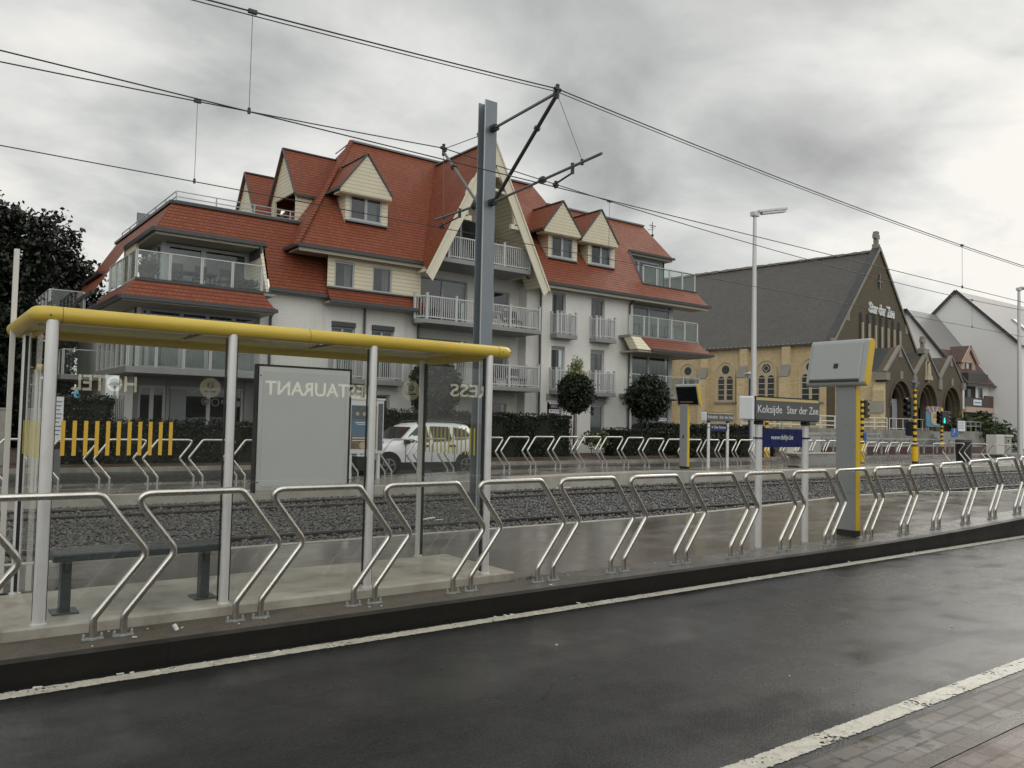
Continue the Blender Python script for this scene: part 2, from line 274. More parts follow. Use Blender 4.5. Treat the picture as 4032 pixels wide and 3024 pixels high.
    M['plate']=plain('number_plate',(.62,.58,.56),.4); M['red']=plain('red_print',(.42,.03,.05),.5); M['chrome']=plain('headlight_glass',(.5,.52,.54),.08,.6)
    M['tlyellow']=plain('signal_yellow',(.75,.46,.015),.4,var=.06); M['tlblack']=plain('signal_black',(.014,.014,.015),.45)
    M['roadblue']=plain('road_sign_blue',(.015,.10,.36),.4,var=.05); M['lampblue']=plain('lamp_post_blue',(.012,.022,.10),.4)
    M['lamp_pole']=plain('pale_lamp_pole',(.55,.55,.54),.4,.2,var=.05); M['lampglass']=plain('lamp_diffuser',(.62,.63,.63),.2)
    M['cabinet']=plain('utility_cabinet_paint',(.52,.51,.46),.5,var=.1,scale=4); M['cabinet2']=plain('grey_cabinet_door',(.33,.33,.30),.5,var=.1)
    M['litter']=plain('pale_litter',(.6,.58,.52),.7); M['butt']=plain('tan_litter',(.45,.27,.12),.7)
    M['muralblue']=plain('mural_blue',(.10,.26,.38),.6,var=.1); M['muralsand']=plain('mural_sand',(.46,.38,.24),.6,var=.15); M['muralred']=plain('mural_red',(.36,.12,.09),.6); M['muralcream']=plain('mural_cream',(.5,.45,.33),.6)
    M['postcream']=plain('cream_post_paint',(.60,.58,.53),.4,var=.05)
    M['hotel']=plain('hotel_render',(.10,.095,.088),.7); M['posterblue']=plain('poster_blue',(.10,.17,.23),.4); M['posterbrown']=plain('poster_brown',(.17,.11,.065),.4,var=.5,scale=7); M['postergrey']=plain('poster_grey',(.10,.11,.12),.4,var=.5,scale=9); M['posterskin']=plain('poster_tan',(.42,.33,.22),.4,var=.3,scale=8)
    M['tarp']=plain('light_blue_plastic',(.10,.33,.45),.5)
    # lights that are on
    for nm,c,s in (('green_signal',(.03,.9,.36),2.2),('lit_letter',(1,.93,.66),2.8),('lit_emblem',(1,.9,.55),.9)):
        n=NT(nm); M[nm]=n.surf(n.n('ShaderNodeEmission',{'Color':c,'Strength':s}).outputs[0])
    # panes
    def glass(nm,tint,ior,rough=0.0,haze=0.0,hazec=(.5,.52,.5)):
        n=NT(nm); gg=n.n('ShaderNodeNewGeometry'); c=n.math('ABSOLUTE',n.n('ShaderNodeVectorMath',{0:gg.outputs['Normal'],1:gg.outputs['Incoming']},operation='DOT_PRODUCT').outputs['Value'])
        f0=((ior-1)/(ior+1))**2; fr=n.math('MULTIPLY_ADD',n.math('POWER',n.math('SUBTRACT',1.0,c),5.0),1-f0,f0)
        t=n.n('ShaderNodeBsdfTransparent',{'Color':tint}).outputs[0]
        if haze:
            df=n.n('ShaderNodeBsdfDiffuse',{'Color':hazec}).outputs[0]; tr=n.n('ShaderNodeBsdfTranslucent',{'Color':hazec}).outputs[0]
            dd=n.n('ShaderNodeMixShader',{0:.5,1:df,2:tr}).outputs[0]; hz=n.mapr(n.noise(2.5,5),.3,.7,haze*.6,haze*1.4)
            t=n.n('ShaderNodeMixShader',{0:hz,1:t,2:dd}).outputs[0]
        g=n.n('ShaderNodeBsdfGlossy',{'Color':(1,1,1),'Roughness':rough}).outputs[0]
        return n.surf(n.n('ShaderNodeMixShader',{0:fr,1:t,2:g}).outputs[0])
    M['shelter_glass']=glass('shelter_glass',(.88,.895,.88),1.62,0,.03,(.5,.51,.47))
    M['rail_glass']=glass('balcony_glass',(.86,.90,.88),1.5,0,.022)
    M['roof_acrylic']=glass('smoky_roof_acrylic',(.22,.23,.20),1.45,.06,.72,(.15,.155,.125))
    M['pane']=glass('window_glass',(.62,.66,.67),1.62,0,.02)
    n=NT('dark_pane'); M['darkpane']=n.pbr(n.ramp(n.noise(1.2,3),(.3,(.02,.022,.024)),(.7,(.05,.054,.058))),.04,0,.6)
mk_materials()
# ------------------------------------------------------------------ mesh helpers
WP={}     # world position of every built object's origin (no rotation before copying)
def V(*a): return Vector(a)
class MB:
    def __init__(s): s.v=[]; s.f=[]; s.sm=[]
    def add(s,vs,fs,smooth=False):
        o=len(s.v); s.v+=[tuple(v) for v in vs]; s.f+=[tuple(i+o for i in f) for f in fs]; s.sm+=[smooth]*len(fs); return s
    def poly(s,*pts): return s.add(pts,[tuple(range(len(pts)))])
    def box(s,x0,x1,y0,y1,z0,z1):
        v=[(x,y,z) for z in (z0,z1) for y in (y0,y1) for x in (x0,x1)]
        return s.add(v,[(0,2,3,1),(4,5,7,6),(0,1,5,4),(1,3,7,5),(3,2,6,7),(2,0,4,6)])
    def obox(s,c,ax,ay,az):
        "box from centre and three half-axis vectors"
        c,ax,ay,az=map(Vector,(c,ax,ay,az))
        v=[c+ax*i+ay*j+az*k for k in (-1,1) for j in (-1,1) for i in (-1,1)]
        return s.add(v,[(0,2,3,1),(4,5,7,6),(0,1,5,4),(1,3,7,5),(3,2,6,7),(2,0,4,6)])
    def bar(s,a,b,w,h=None,up=(0,0,1)):
        a,b=Vector(a),Vector(b); d=b-a; L=d.length; d/=L; up=Vector(up)
        if abs(d.dot(up))>.98: up=Vector((0,1,0))
        r=d.cross(up).normalized(); u=r.cross(d)
        return s.obox((a+b)/2,d*L/2,r*w/2,u*(h or w)/2)
    def prism(s,pts,d):
        "flat outline pushed along d"
        d=Vector(d); n=len(pts); a=[Vector(p) for p in pts]; b=[p+d for p in a]
        return s.add(a+b,[tuple(range(n))[::-1],tuple(range(n,2*n))]+[(i,(i+1)%n,(i+1)%n+n,i+n) for i in range(n)])
    def tube(s,path,r,n=10,caps=True,closed=False):
        P=[Vector(p) for p in path]; m=len(P); rs=r if isinstance(r,(list,tuple)) else [r]*m
        T=[]
        for i in range(m):
            if closed: t=P[(i+1)%m]-P[i-1]
            else: t=P[min(i+1,m-1)]-P[max(i-1,0)]
            T.append(t.normalized())
        up=Vector((0,0,1)) if abs(T[0].z)<.9 else Vector((1,0,0))
        rr=T[0].cross(up).normalized(); vs=[]
        for i in range(m):
            rr=(rr-T[i]*rr.dot(T[i])).normalized(); uu=T[i].cross(rr)
            for k in range(n):
                a=2*math.pi*k/n; vs.append(P[i]+(rr*math.cos(a)+uu*math.sin(a))*rs[i])
        fs=[(i*n+k,i*n+(k+1)%n,((i+1)%m)*n+(k+1)%n,((i+1)%m)*n+k) for i in range(m if closed else m-1) for k in range(n)]
        s.add(vs,fs,True)
        if caps and not closed:
            s.add(vs[:n],[tuple(range(n))[::-1]]); s.add(vs[-n:],[tuple(range(n))])
        return s
    def cyl(s,a,b,r,n=12): return s.tube([a,b],r,n)
    def disc(s,c,nrm,r,n=20,thick=.0):
        c,nrm=Vector(c),Vector(nrm).normalized(); up=Vector((0,0,1)) if abs(nrm.z)<.9 else Vector((1,0,0))
        a=nrm.cross(up).normalized(); b=nrm.cross(a)
        return s.prism([c+(a*math.cos(2*math.pi*k/n)+b*math.sin(2*math.pi*k/n))*r for k in range(n)],nrm*(thick or .004))
    def sphere(s,c,r,n=10,sc=(1,1,1)):
        vs=[];fs=[];c=Vector(c)
        for i in range(n//2+1):
            th=math.pi*i/(n//2)
            for k in range(n):
                ph=2*math.pi*k/n; vs.append((c.x+r*sc[0]*math.sin(th)*math.cos(ph),c.y+r*sc[1]*math.sin(th)*math.sin(ph),c.z+r*sc[2]*math.cos(th)))
        for i in range(n//2):
            for k in range(n): fs.append((i*n+k,i*n+(k+1)%n,(i+1)*n+(k+1)%n,(i+1)*n+k))
        return s.add(vs,fs,True)
    def build(s,name,mat,parent=None,bevel=0.0,seg=2):
        me=bpy.data.meshes.new(name); me.from_pydata(s.v,[],s.f); me.validate(); me.update()
        me.polygons.foreach_set('use_smooth',s.sm[:len(me.polygons)] if len(s.sm)>=len(me.polygons) else [False]*len(me.polygons))
        return link(name,me,mat,parent,bevel,seg)
def link(name,me,mat,parent=None,bevel=0.0,seg=2):
    o=bpy.data.objects.new(name,me); col.objects.link(o)
    if mat: me.materials.append(M[mat] if isinstance(mat,str) else mat)
    if parent:
        o.parent=parent; o.location=-WP[parent.name]
    WP[o.name]=V(0,0,0)
    if bevel:
        b=o.modifiers.new('bevel','BEVEL'); b.width=bevel; b.segments=seg; b.limit_method='ANGLE'; b.angle_limit=R(40)
    return o
def thing(name,label,cat,loc=(0,0,0),group=None):
    o=bpy.data.objects.new(name,None); col.objects.link(o); o.empty_display_size=.2
    o.location=loc; WP[o.name]=Vector(loc); o['label']=label; o['category']=cat
    if group: o['group']=group
    return o
def tag(o,label,cat,group=None):
    o['label']=label; o['category']=cat
    if group: o['group']=group
    return o
def struct(name,mb,mat,bevel=0.0):
    o=mb.build(name,mat,None,bevel); o['kind']='structure'; return o
def text(s,org,xd,up,w,h,mat,name='lettering',parent=None,depth=.004,bold=0.0):
    "raised lettering fitted to a width and a cap height, left foot at org"
    cu=bpy.data.curves.new('lettering','FONT'); cu.body=s; cu.size=1; cu.extrude=.02; cu.offset=bold; cu.resolution_u=3
    ob=bpy.data.objects.new('lettering_tmp',cu); me=bpy.data.meshes.new_from_object(ob)
    bpy.data.objects.remove(ob); bpy.data.curves.remove(cu)
    co_=np.zeros(len(me.vertices)*3); me.vertices.foreach_get('co',co_); c=co_.reshape(-1,3)
    c[:,0]-=c[:,0].min(); c[:,0]*=w/c[:,0].max(); c[:,1]*=h/.70; c[:,2]*=depth/.04
    xd,up=Vector(xd).normalized(),Vector(up).normalized(); nn=xd.cross(up); o=Vector(org)
    w_=np.array(o)[None]+c[:,:1]*np.array(xd)+c[:,1:2]*np.array(up)+(c[:,2:3]+depth/2)*np.array(nn)
    me.vertices.foreach_set('co',w_.ravel()); me.update()
    return link(name,me,mat,parent)
def leaves(name,mat,P,size,parent=None,flat=.0,aspect=1.6):
    "many small leaf faces at the given points"
    n=len(P); N=rng.normal(size=(n,3)); N[:,2]=np.abs(N[:,2])+flat; N/=np.linalg.norm(N,axis=1)[:,None]
    A=np.cross(N,rng.normal(size=(n,3))); A/=np.linalg.norm(A,axis=1)[:,None]; B=np.cross(N,A)
    s=(size*rng.uniform(.6,1.3,n))[:,None]; a=A*s*aspect*.5; b=B*s*.5
    v=np.stack([P-a,P-b*.9+a*.1,P+a,P+b*.9+a*.1],1).reshape(-1,3)
    me=bpy.data.meshes.new(name); me.vertices.add(4*n); me.loops.add(4*n); me.polygons.add(n)
    me.vertices.foreach_set('co',v.ravel()); me.loops.foreach_set('vertex_index',np.arange(4*n,dtype=np.int32))
    me.polygons.foreach_set('loop_start',np.arange(0,4*n,4,dtype=np.int32)); me.update(calc_edges=True); me.validate()
    return link(name,me,mat,parent)
def clumps(c,rad,k,m,spread,shell=.55,zb=0.0):
    "points gathered in clumps through an ellipsoid"
    c,rad=np.array(c,float),np.array(rad,float); d=rng.normal(size=(k,3)); d/=np.linalg.norm(d,axis=1)[:,None]
    r=rng.uniform(shell,1.0,(k,1))**.7; cc=c+d*r*rad
    sz=rng.uniform(.6,1.35,(k,1,1)); p=cc[:,None,:]+np.clip(rng.normal(size=(k,m,3)),-1.9,1.9)*spread*sz
    return p.reshape(-1,3)
def rect_wall(mb,fn,u0,u1,z0,z1,holes,depth):
    "wall face with real openings: fn(u,z,d) gives the point, d = depth behind the face"
    us=sorted({u0,u1,*[min(max(h[i],u0),u1) for h in holes for i in (0,1)]}); zs=sorted({z0,z1,*[min(max(h[i],z0),z1) for h in holes for i in (2,3)]})
    for a,b in zip(us,us[1:]):
        for c,d in zip(zs,zs[1:]):
            mu,mz=(a+b)/2,(c+d)/2
            if any(h[0]<mu<h[1] and h[2]<mz<h[3] for h in holes): continue
            mb.poly(fn(a,c,0),fn(b,c,0),fn(b,d,0),fn(a,d,0))
    for a,b,c,d in holes:
        mb.poly(fn(a,c,0),fn(a,c,depth),fn(a,d,depth),fn(a,d,0)); mb.poly(fn(b,c,0),fn(b,d,0),fn(b,d,depth),fn(b,c,depth))
        mb.poly(fn(a,d,0),fn(a,d,depth),fn(b,d,depth),fn(b,d,0)); mb.poly(fn(a,c,0),fn(b,c,0),fn(b,c,depth),fn(a,c,depth))
    return mb
def smooth_path(pts,rad,n=6):
    "polyline with rounded corners"
    P=[Vector(p) for p in pts]; out=[P[0]]
    for a,b,c in zip(P,P[1:],P[2:]):
        u=(a-b).normalized(); w=(c-b).normalized(); ang=u.angle(w); t=min(rad/math.tan(ang/2),(a-b).length*.49,(c-b).length*.49)
        p0,p1=b+u*t,b+w*t
        for i in range(n+1):
            k=i/n; out.append(p0*(1-k)**2+b*2*k*(1-k)+p1*k*k)
    out.append(P[-1]); return out
def copy_tree(o,loc,rot=0,label=None,parent=None):
    c=o.copy(); col.objects.link(c)
    if parent: c.parent=parent
    else:
        c.location=loc; c.rotation_euler=(0,0,rot); c['label']=label
    for ch in list(o.children): copy_tree(ch,None,parent=c)
    return c
ORD=['first','second','third','fourth','fifth','sixth','seventh','eighth','ninth','tenth','eleventh','twelfth','thirteenth','fourteenth','fifteenth','sixteenth','seventeenth','eighteenth','nineteenth','twentieth']
def ordinal(i): return ORD[i] if i<20 else ('twenty '+ORD[i-20] if i<29 else 'thirtieth' if i==29 else 'thirty '+ORD[i-30] if i<39 else 'fortieth')

# platform levels: both platforms climb to a raised boarding stretch
def lerp_table(x,t):
    if x<=t[0][0]: return t[0][1]
    for (a,za),(b,zb) in zip(t,t[1:]):
        if x<=b:
            k=(x-a)/(b-a); return za+(zb-za)*k
    return t[-1][1]
NZ=[(9.8,0),(11.2,.012),(12.9,.045),(14.4,.092),(15.9,.13),(18.2,.13),(21,.04),(23,0)]
FZ=[(8.5,0),(10.5,.03),(14.8,.13),(18.4,.15),(19.5,.12),(21.2,.075),(31,.07),(34,0)]
def zn(x): return lerp_table(x,NZ)
def zf(x): return lerp_table(x,FZ)
ROADZ=-.15; BEDZ=-.22; FROADZ=-.18

# ------------------------------------------------------------------ the setting
def build_ground():
    struct('ground',MB().poly((-400,-300,-.42),(900,-300,-.42),(900,900,-.42),(-400,900,-.42)),'grassground')
    struct('road',MB().poly((-30,2.42,ROADZ),(130,2.42,ROADZ),(130,5.76,ROADZ),(-30,5.76,ROADZ)),'asphalt')
    mb=MB()
    for a,b in ((2.47,2.605),(5.53,5.675)): mb.poly((-30,a,ROADZ+.004),(130,a,ROADZ+.004),(130,b,ROADZ+.004),(-30,b,ROADZ+.004))
    struct('road_line',mb,'paint')
    struct('gutter_paving',MB().box(-30,130,2.115,2.418,-.4,ROADZ+.003),'pavers')
    struct('near_kerb',MB().box(-30,130,2.015,2.112,-.4,ROADZ+.012),'kerbtop')
    struct('near_pavement',MB().box(-30,130,-4.2,2.012,-.4,ROADZ+.008),'brownpave')
    # near platform: kerb face, kerb top, paving, track edge
    def strip(x0,x1,y0,y1,dz=0.0,bot=None,step=.5,f=zn):
        mb=MB(); n=max(1,int((x1-x0)/step)); xs=[x0+(x1-x0)*i/n for i in range(n+1)]
        for a,b in zip(xs,xs[1:]): mb.poly((a,y0,f(a)+dz),(b,y0,f(b)+dz),(b,y1,f(b)+dz),(a,y1,f(a)+dz))
        if bot is not None:
            for y,fl in ((y0,0),(y1,1)):
                for a,b in zip(xs,xs[1:]):
                    p=[(a,y,bot),(b,y,bot),(b,y,f(b)+dz),(a,y,f(a)+dz)]; mb.poly(*(p[::-1] if fl else p))
        return mb
    XS=(-24,110)
    struct('platform_kerb',strip(*XS,5.72,5.83,.003,-.4),'kerb')
    struct('platform_kerb_paving',strip(*XS,5.83,6.33,0),'kerbtop')
    struct('near_platform',strip(*XS,6.33,9.36,0,-.4),'platform_paving')
    struct('near_platform_edge',strip(*XS,9.36,9.48,.004,-.4),'edge')
    struct('ballast',MB().poly((-24,9.4,BEDZ),(110,9.4,BEDZ),(110,16.8,BEDZ),(-24,16.8,BEDZ)),'ballast')
    struct('far_platform',strip(*XS,16.72,19.45,0,-.4,f=zf),'far_paving')
    struct('far_platform_edge',strip(*XS,16.5,16.72,.004,-.4,f=zf),'edge')
    struct('far_platform_tactile_strip',strip(12.5,33,16.73,17.1,.006,f=zf),'edge')
    struct('far_platform_kerb',strip(*XS,19.45,19.6,.002,-.4,f=zf),'kerb')
    struct('far_road',MB().poly((-40,19.6,FROADZ),(140,19.6,FROADZ),(140,25.9,FROADZ),(-40,25.9,FROADZ)),'far_asphalt')
    struct('far_kerb',MB().box(-40,140,25.9,26.05,-.4,-.05),'concrete')
    struct('far_pavement',MB().box(-40,140,26.05,28.3,-.4,-.06),'brownpave')
    struct('garden_soil',MB().box(-40,46,28.3,60,-.4,-.04),'soil')
    struct('church_forecourt',MB().box(46,140,28.3,80,-.4,-.05),'far_asphalt')
    # rails
    for y in (10.3,11.3,14.78,15.78):
        o=MB().box(-24,110,y-.045,y+.045,BEDZ,-.165).build('rail','rail_steel'); o['kind']='structure'
        h=MB().box(-24,110,y-.03,y+.03,-.165,-.145).build('rail_head','rail_head',o)
    # loose ballast
    n=52000
    x=rng.uniform(0,1,n)**1.7*40-1.5; y=rng.uniform(9.5,16.48,n)
    keep=np.ones(n,bool)
    for r_ in (10.3,11.3,14.78,15.78): keep&=np.abs(y-r_)>.085
    keep&=~((x<1.5)&(y>14)) | True
    x=x[keep]; y=y[keep]; n=len(x); s=rng.uniform(.02,.042,n)
    base=np.array([(1,0,0),(0,1,0),(-1,0,0),(0,-1,0),(0,0,.8),(0,0,-.8)],float)
    v=base[None]*(s[:,None,None])*rng.uniform(.65,1.3,(n,6,3)); a=rng.uniform(0,6.28,n); b=rng.uniform(-.6,.6,n)
    ca,sa=np.cos(a)[:,None],np.sin(a)[:,None]; cb,sb=np.cos(b)[:,None],np.sin(b)[:,None]
    X=v[...,0]*ca-v[...,1]*sa; Yv=v[...,0]*sa+v[...,1]*ca; Z=v[...,2]*cb+X*sb; X=X*cb-v[...,2]*sb
    P=np.stack([X+x[:,None],Yv+y[:,None],Z+BEDZ+.012+rng.uniform(0,.02,n)[:,None]],-1).reshape(-1,3)
    F=np.array([(0,1,4),(1,2,4),(2,3,4),(3,0,4),(1,0,5),(2,1,5),(3,2,5),(0,3,5)]); I=(F[None]+6*np.arange(n)[:,None,None]).reshape(-1)
    me=bpy.data.meshes.new('ballast_stones'); me.vertices.add(len(P)); me.loops.add(len(I)); me.polygons.add(len(I)//3)
    me.vertices.foreach_set('co',P.ravel()); me.loops.foreach_set('vertex_index',I.astype(np.int32)); me.polygons.foreach_set('loop_start',np.arange(0,len(I),3,dtype=np.int32)); me.update(calc_edges=True)
    o=link('ballast_stones',me,'stone'); o['kind']='stuff'; o['label']='loose dark grey ballast stones between the tram rails'
build_ground()
# ------------------------------------------------------------------ tram shelter
def build_shelter():
    t=thing('tram_shelter','glass tram shelter with thick yellow roof tube on the near platform','shelter',(2.64,6.9,0))
    b=MB(); x0,x1,y0,y1=.60,4.78,6.27,7.5
    b.box(x0,x1,y0,y1,-.02,.075); b.build('base_slab','plinth',t,.012)
    pf=[(.82,6.335),(2.047,6.335),(3.252,6.335),(4.475,6.335)]; pb=[(.80,7.5),(4.43,7.5)]
    for i,(x,y) in enumerate(pf+pb):
        r=.040 if i in(0,) else .033
        p=MB().cyl((x,y,.07),(x,y,2.13),r,16).build('post','alu',t)
        MB().cyl((x,y,.07),(x,y,.085),r+.012,16).build('post_foot','alu',p)
    # roof: yellow tube frame with rounded corners, smoky arched sheet
    zc=2.17; fy,by,lx,rx=6.345,7.86,.735,4.70
    loop=[]
    for cx,cy,a0 in ((rx-.07,fy+.07,-90),(rx-.07,by-.07,0),(lx+.07,by-.07,90),(lx+.07,fy+.07,180)):
        for k in range(7):
            a=R(a0+15*k); loop.append((cx+.07*math.cos(a),cy+.07*math.sin(a),zc))
    rf=MB().tube(loop,.0565,20,closed=True).build('roof_frame','yellow',t)
    bl=MB()
    for x,dz in ((.80,-.01),(4.60,.0),(4.69,.0)): bl.cyl((x,fy-.0585,zc+dz),(x,fy-.053,zc+dz),.006,8)
    bl.build('rivet','iron',rf)
    sm=MB()
    for x in (lx+.14,2.66,rx-.14): sm.cyl((x-.0015,fy,zc),(x+.0015,fy,zc),.0578,20)
    sm.build('tube_seam','iron',rf)
    a=MB(); N=14
    for i in range(N):
        def pt(k,x):
            u=k/N; return (x,fy+.03+(by-fy-.06)*u,zc+.01+.045*math.sin(math.pi*u))
        for xa,xb in ((lx+.02,2.05),(2.05,3.25),(3.25,rx-.02)):
            a.add([pt(i,xa+.004),pt(i,xb-.004),pt(i+1,xb-.004),pt(i+1,xa+.004)],[(0,1,2,3)],True)
    a.build('roof_sheet','roof_acrylic',t)
    rb=MB()
    for x in (2.05,3.25): rb.tube([(x,fy+.06+(by-fy-.12)*k/12,zc+.03) for k in range(13)],.012,8)
    rb.build('roof_rib','tubegrey',t)
    # road-side panes
    def stripes(pane,fn,n,a,b,w,z0,z1,mt='stripe'):
        m=MB()
        for k in range(n):
            u=a+(b-a)*k/(n-1); m.poly(fn(u-w/2,z0),fn(u+w/2,z0),fn(u+w/2,z1),fn(u-w/2,z1))
        m.build('warning_stripes',mt,pane)
    for i,((xa,_),(xb,_)) in enumerate(zip(pf,pf[1:])):
        g=MB().poly((xa+.05,6.352,.11),(xb-.045,6.352,.11),(xb-.045,6.352,2.09),(xa+.05,6.352,2.09)).build('glass_pane','shelter_glass',t)
        if i==0: stripes(g,lambda u,z:(u,6.3505,z),11,.915,1.62,.026,1.205,1.447)
        for x in (xa+.042,xb-.04): MB().box(x-.004,x+.004,6.345,6.366,.1,2.1).build('gasket','black',g)
    for x,nm in ((.795,0),(4.447,1)):
        g=MB().poly((x,6.40,.14),(x,7.455,.14),(x,7.455,2.09),(x,6.40,2.09)).build('glass_pane','shelter_glass',t)
        stripes(g,lambda u,z:(x-.002,u,z),13,6.52,7.42,.024,1.175,1.437,'stripe_side')
        for y in (6.385,7.462): MB().box(x-.012,x+.012,y-.006,y+.006,.1,2.1).build('gasket','black',g)
    # poster case, seen from behind
    c=MB().box(2.275,3.06,6.375,6.45,.915,1.905).build('poster_case','alu',t,.006)
    MB().box(2.31,3.03,6.3715,6.374,.95,1.865).build('poster_back','panel',c)
    m=MB(); m.box(2.262,2.2745,6.372,6.452,.90,1.92); m.box(3.0605,3.073,6.372,6.452,.90,1.92); m.box(2.2745,3.0605,6.372,6.452,1.9055,1.92)
    m.build('case_seal','black',c)
    m=MB()
    for z in (.985,1.83): m.cyl((2.288,6.376,z),(2.288,6.369,z),.006,8)
    m.build('screw','iron',c)
build_shelter()
def build_bench():
    t=thing('bench','long dark blue grey bench inside the glass tram shelter','bench',(1.5,6.62,.075))
    MB().box(.915,2.13,6.50,6.82,.452,.505).build('seat','bench',t,.008)
    for x in (1.015,1.985):
        l=MB().box(x-.034,x+.034,6.60,6.70,.085,.452); l.build('leg','bench',t,.006)
        MB().box(x-.085,x+.085,6.55,6.75,.0752,.088).build('foot_plate','bench',t,.003)
    m=MB()
    for x in (1.015,1.985): m.prism([(x-.015,6.52,.452),(x-.015,6.80,.452),(x-.015,6.70,.36),(x-.015,6.60,.36)],(.03,0,0))
    m.build('bracket','bench',t)
build_bench()
def build_posts_left():
    t=thing('square_post','tall cream square post rising above the left end of the shelter roof','post',(.70,7.53,0))
    MB().box(.682,.72,7.51,7.548,0,2.79).build('shaft','postcream',t,.003)
    MB().box(.66,.745,7.49,7.57,.0755,.088).build('foot_plate','iron',t)
build_posts_left()
# ------------------------------------------------------------------ hoop barriers
HW=.758
def build_hoop():
    t=thing('hoop_barrier','','barrier',(0,0,0),'steel hoop barriers along the platforms')
    # both legs kink along the row at knee height
    pr=[(0,0),(0,.14),(.325,.55),(.02,.957)]
    path=[(x,0,z) for x,z in pr]+[(HW+x,0,z) for x,z in pr[::-1]]
    P=smooth_path(path[:4]+path[4:],.075,7)
    MB().tube(P,.0245,14).build('tube','steel',t)
    for x in (0,HW):
        b=MB().disc((x,0,.001),(0,0,1),.036,16,.011); b.prism([(x-.066,-.02,.001),(x+.066,-.02,.001),(x+.066,.02,.001),(x-.066,.02,.001)],(0,0,.009))
        bp=b.build('base_plate','galv',t)
        m=MB()
        for s in (-1,1): m.cyl((x+s*.054,0,.0101),(x+s*.054,0,.032),.0105,6); m.sphere((x+s*.054,0,.034),.009,6)
        m.build('bolt','galv',bp)
    return t
def place_hoops():
    h0=build_hoop(); first=True
    ks=list(range(-2,22)); 
    for i,k in enumerate(ks):
        x=.345+.946*k; z=(zn(x)+zn(x+HW))/2; dz=math.atan2(zn(x+HW)-zn(x),HW)
        lab='%s steel hoop barrier from the left in the near row on the road kerb'%ordinal(i)
        if first: o=h0; o['label']=lab; first=False
        else: o=copy_tree(h0,(0,0,0),0,lab)
        o.location=(x,6.06,zn(x)); o.rotation_euler=(0,-dz,0)
    for i,k in enumerate(range(-4,35)):
        x=3.62+.952*k; z=(zf(x)+zf(x+HW))/2
        lab='%s steel hoop barrier from the left in the far row across the tracks'%ordinal(i)
        o=copy_tree(h0,(x+HW,18.85,z),math.pi,lab)
    for i in range(3):
        copy_tree(h0,(40.15,18.0-i*1.0,zf(40)),math.pi/2,'%s steel hoop barrier from the left in the short row beside the crossing'%ordinal(i))
    for n,(x,y) in enumerate(((37.45,18.85),(38.9,18.9))):
        z=zf(x); t=thing('rail_post',('thin steel end post closing the far hoop row before the crossing','thin steel bent end rail opening the short hoop row after the crossing')[n],'rail',(x,y,z))
        if n==0: MB().tube(smooth_path([(x-.75,y,z+.93),(x,y,z+.93),(x,y,z)],.08),.022,10).build('tube','steel',t)
        else: MB().tube(smooth_path([(x,y,z),(x,y,z+.93),(x+.75,y-.2,z+.93),(x+.75,y-.2,z)],.08),.022,10).build('tube','steel',t)
place_hoops()
# ------------------------------------------------------------------ name signs and information pillars
def rrect(a,b,c,d,r,n=5):
    "rounded rectangle outline in 2D"
    out=[]
    for cx,cy,a0 in ((b-r,c+r,-90),(b-r,d-r,0),(a+r,d-r,90),(a+r,c+r,180)):
        for k in range(n+1):
            g=R(a0+90*k/n); out.append((cx+r*math.cos(g),cy+r*math.sin(g)))
    return out
def build_name_sign(px,y,zb,k,plate,label):
    "px: the two post positions; k: size relative to the near one"
    mid=(px[0]+px[1])/2
    t=thing('station_name_sign',label,'sign',(mid,y,zb))
    x0,x1=px[0]-.255,px[1]+.19; yf=y-.09; yb=y+.10; z0,z1=zb+1.60,zb+1.905
    for x in px:
        p=MB().cyl((x,y,zb),(x,y,z0),.044 if k else .05,18).build('post','alu',t)
        MB().cyl((x,y,z0-.05),(x,y,z0-.005),.062,14).build('collar','black',p)
    body=rrect(x0+.045,x1,z0,z1,.045)
    bd=MB().prism([(a,yb,b) for a,b in body],(0,yf-yb,0)).build('sign_box','black',t)
    fc=MB().prism([(a,yf-.0005,b) for a,b in rrect(x0+.062,x1-.014,z0+.014,z1-.014,.035)],(0,-.004,0)).build('face','signgrey',bd)
    MB().box(x0+.075,x1-.03,yf-.0065,yf-.0048,z1-.052,z1-.018).build('stripe','sandstripe',bd)
    MB().prism([(a,yb+.004,b) for a,b in rrect(x0-.005,x0+.0445,z0+.004,z1-.004,.022)],(0,yf-yb-.006,0)).build('end_cap','white',t,.006)
    zt=z0+.098; w=x1-x0
    text('Koksijde',(x0+.105,yf-.0046,zt),(1,0,0),(0,0,1),.50*w/1.445,.098,'lettering','lettering',bd,.003,.006)
    text('Ster der Zee',(x0+.105+.605*w/1.445,yf-.0046,zt),(1,0,0),(0,0,1),.70*w/1.445,.098,'lettering','lettering',bd,.003,.006)
    pz0,pz1=zb+1.262,zb+1.497
    pl=MB().box(px[0]+.055,px[1]-.11 if plate[0]=='w' else px[1]-.066,y-.03,y-.012,pz0,pz1).build('plate','navy',t)
    if plate[0]=='w':
        text(plate,(px[0]+.215,y-.0305,zb+1.362),(1,0,0),(0,0,1),.475,.062,'lettering','lettering',pl,.002,.006)
    else:
        text(plate,(px[0]+.27,y-.0305,zb+1.355),(1,0,0),(0,0,1),.60,.092,'lettering','lettering',pl,.002,.008)
        m=MB(); ax=px[0]+.12; az=zb+1.40
        m.bar((ax+.005,y-.032,az),(ax+.1,y-.032,az),.014); m.bar((ax,y-.032,az),(ax+.04,y-.032,az+.04),.014); m.bar((ax,y-.032,az),(ax+.04,y-.032,az-.04),.014)
        m.build('arrow','lettering',pl)
    m=MB()
    for x in px: m.cyl((x,y,zb+1.37),(x,y,zb+1.388),.054,18); m.box(x-.1,x+.1,y-.012,y+.012,zb+1.368,zb+1.39)
    m.build('clamp','navy',pl)
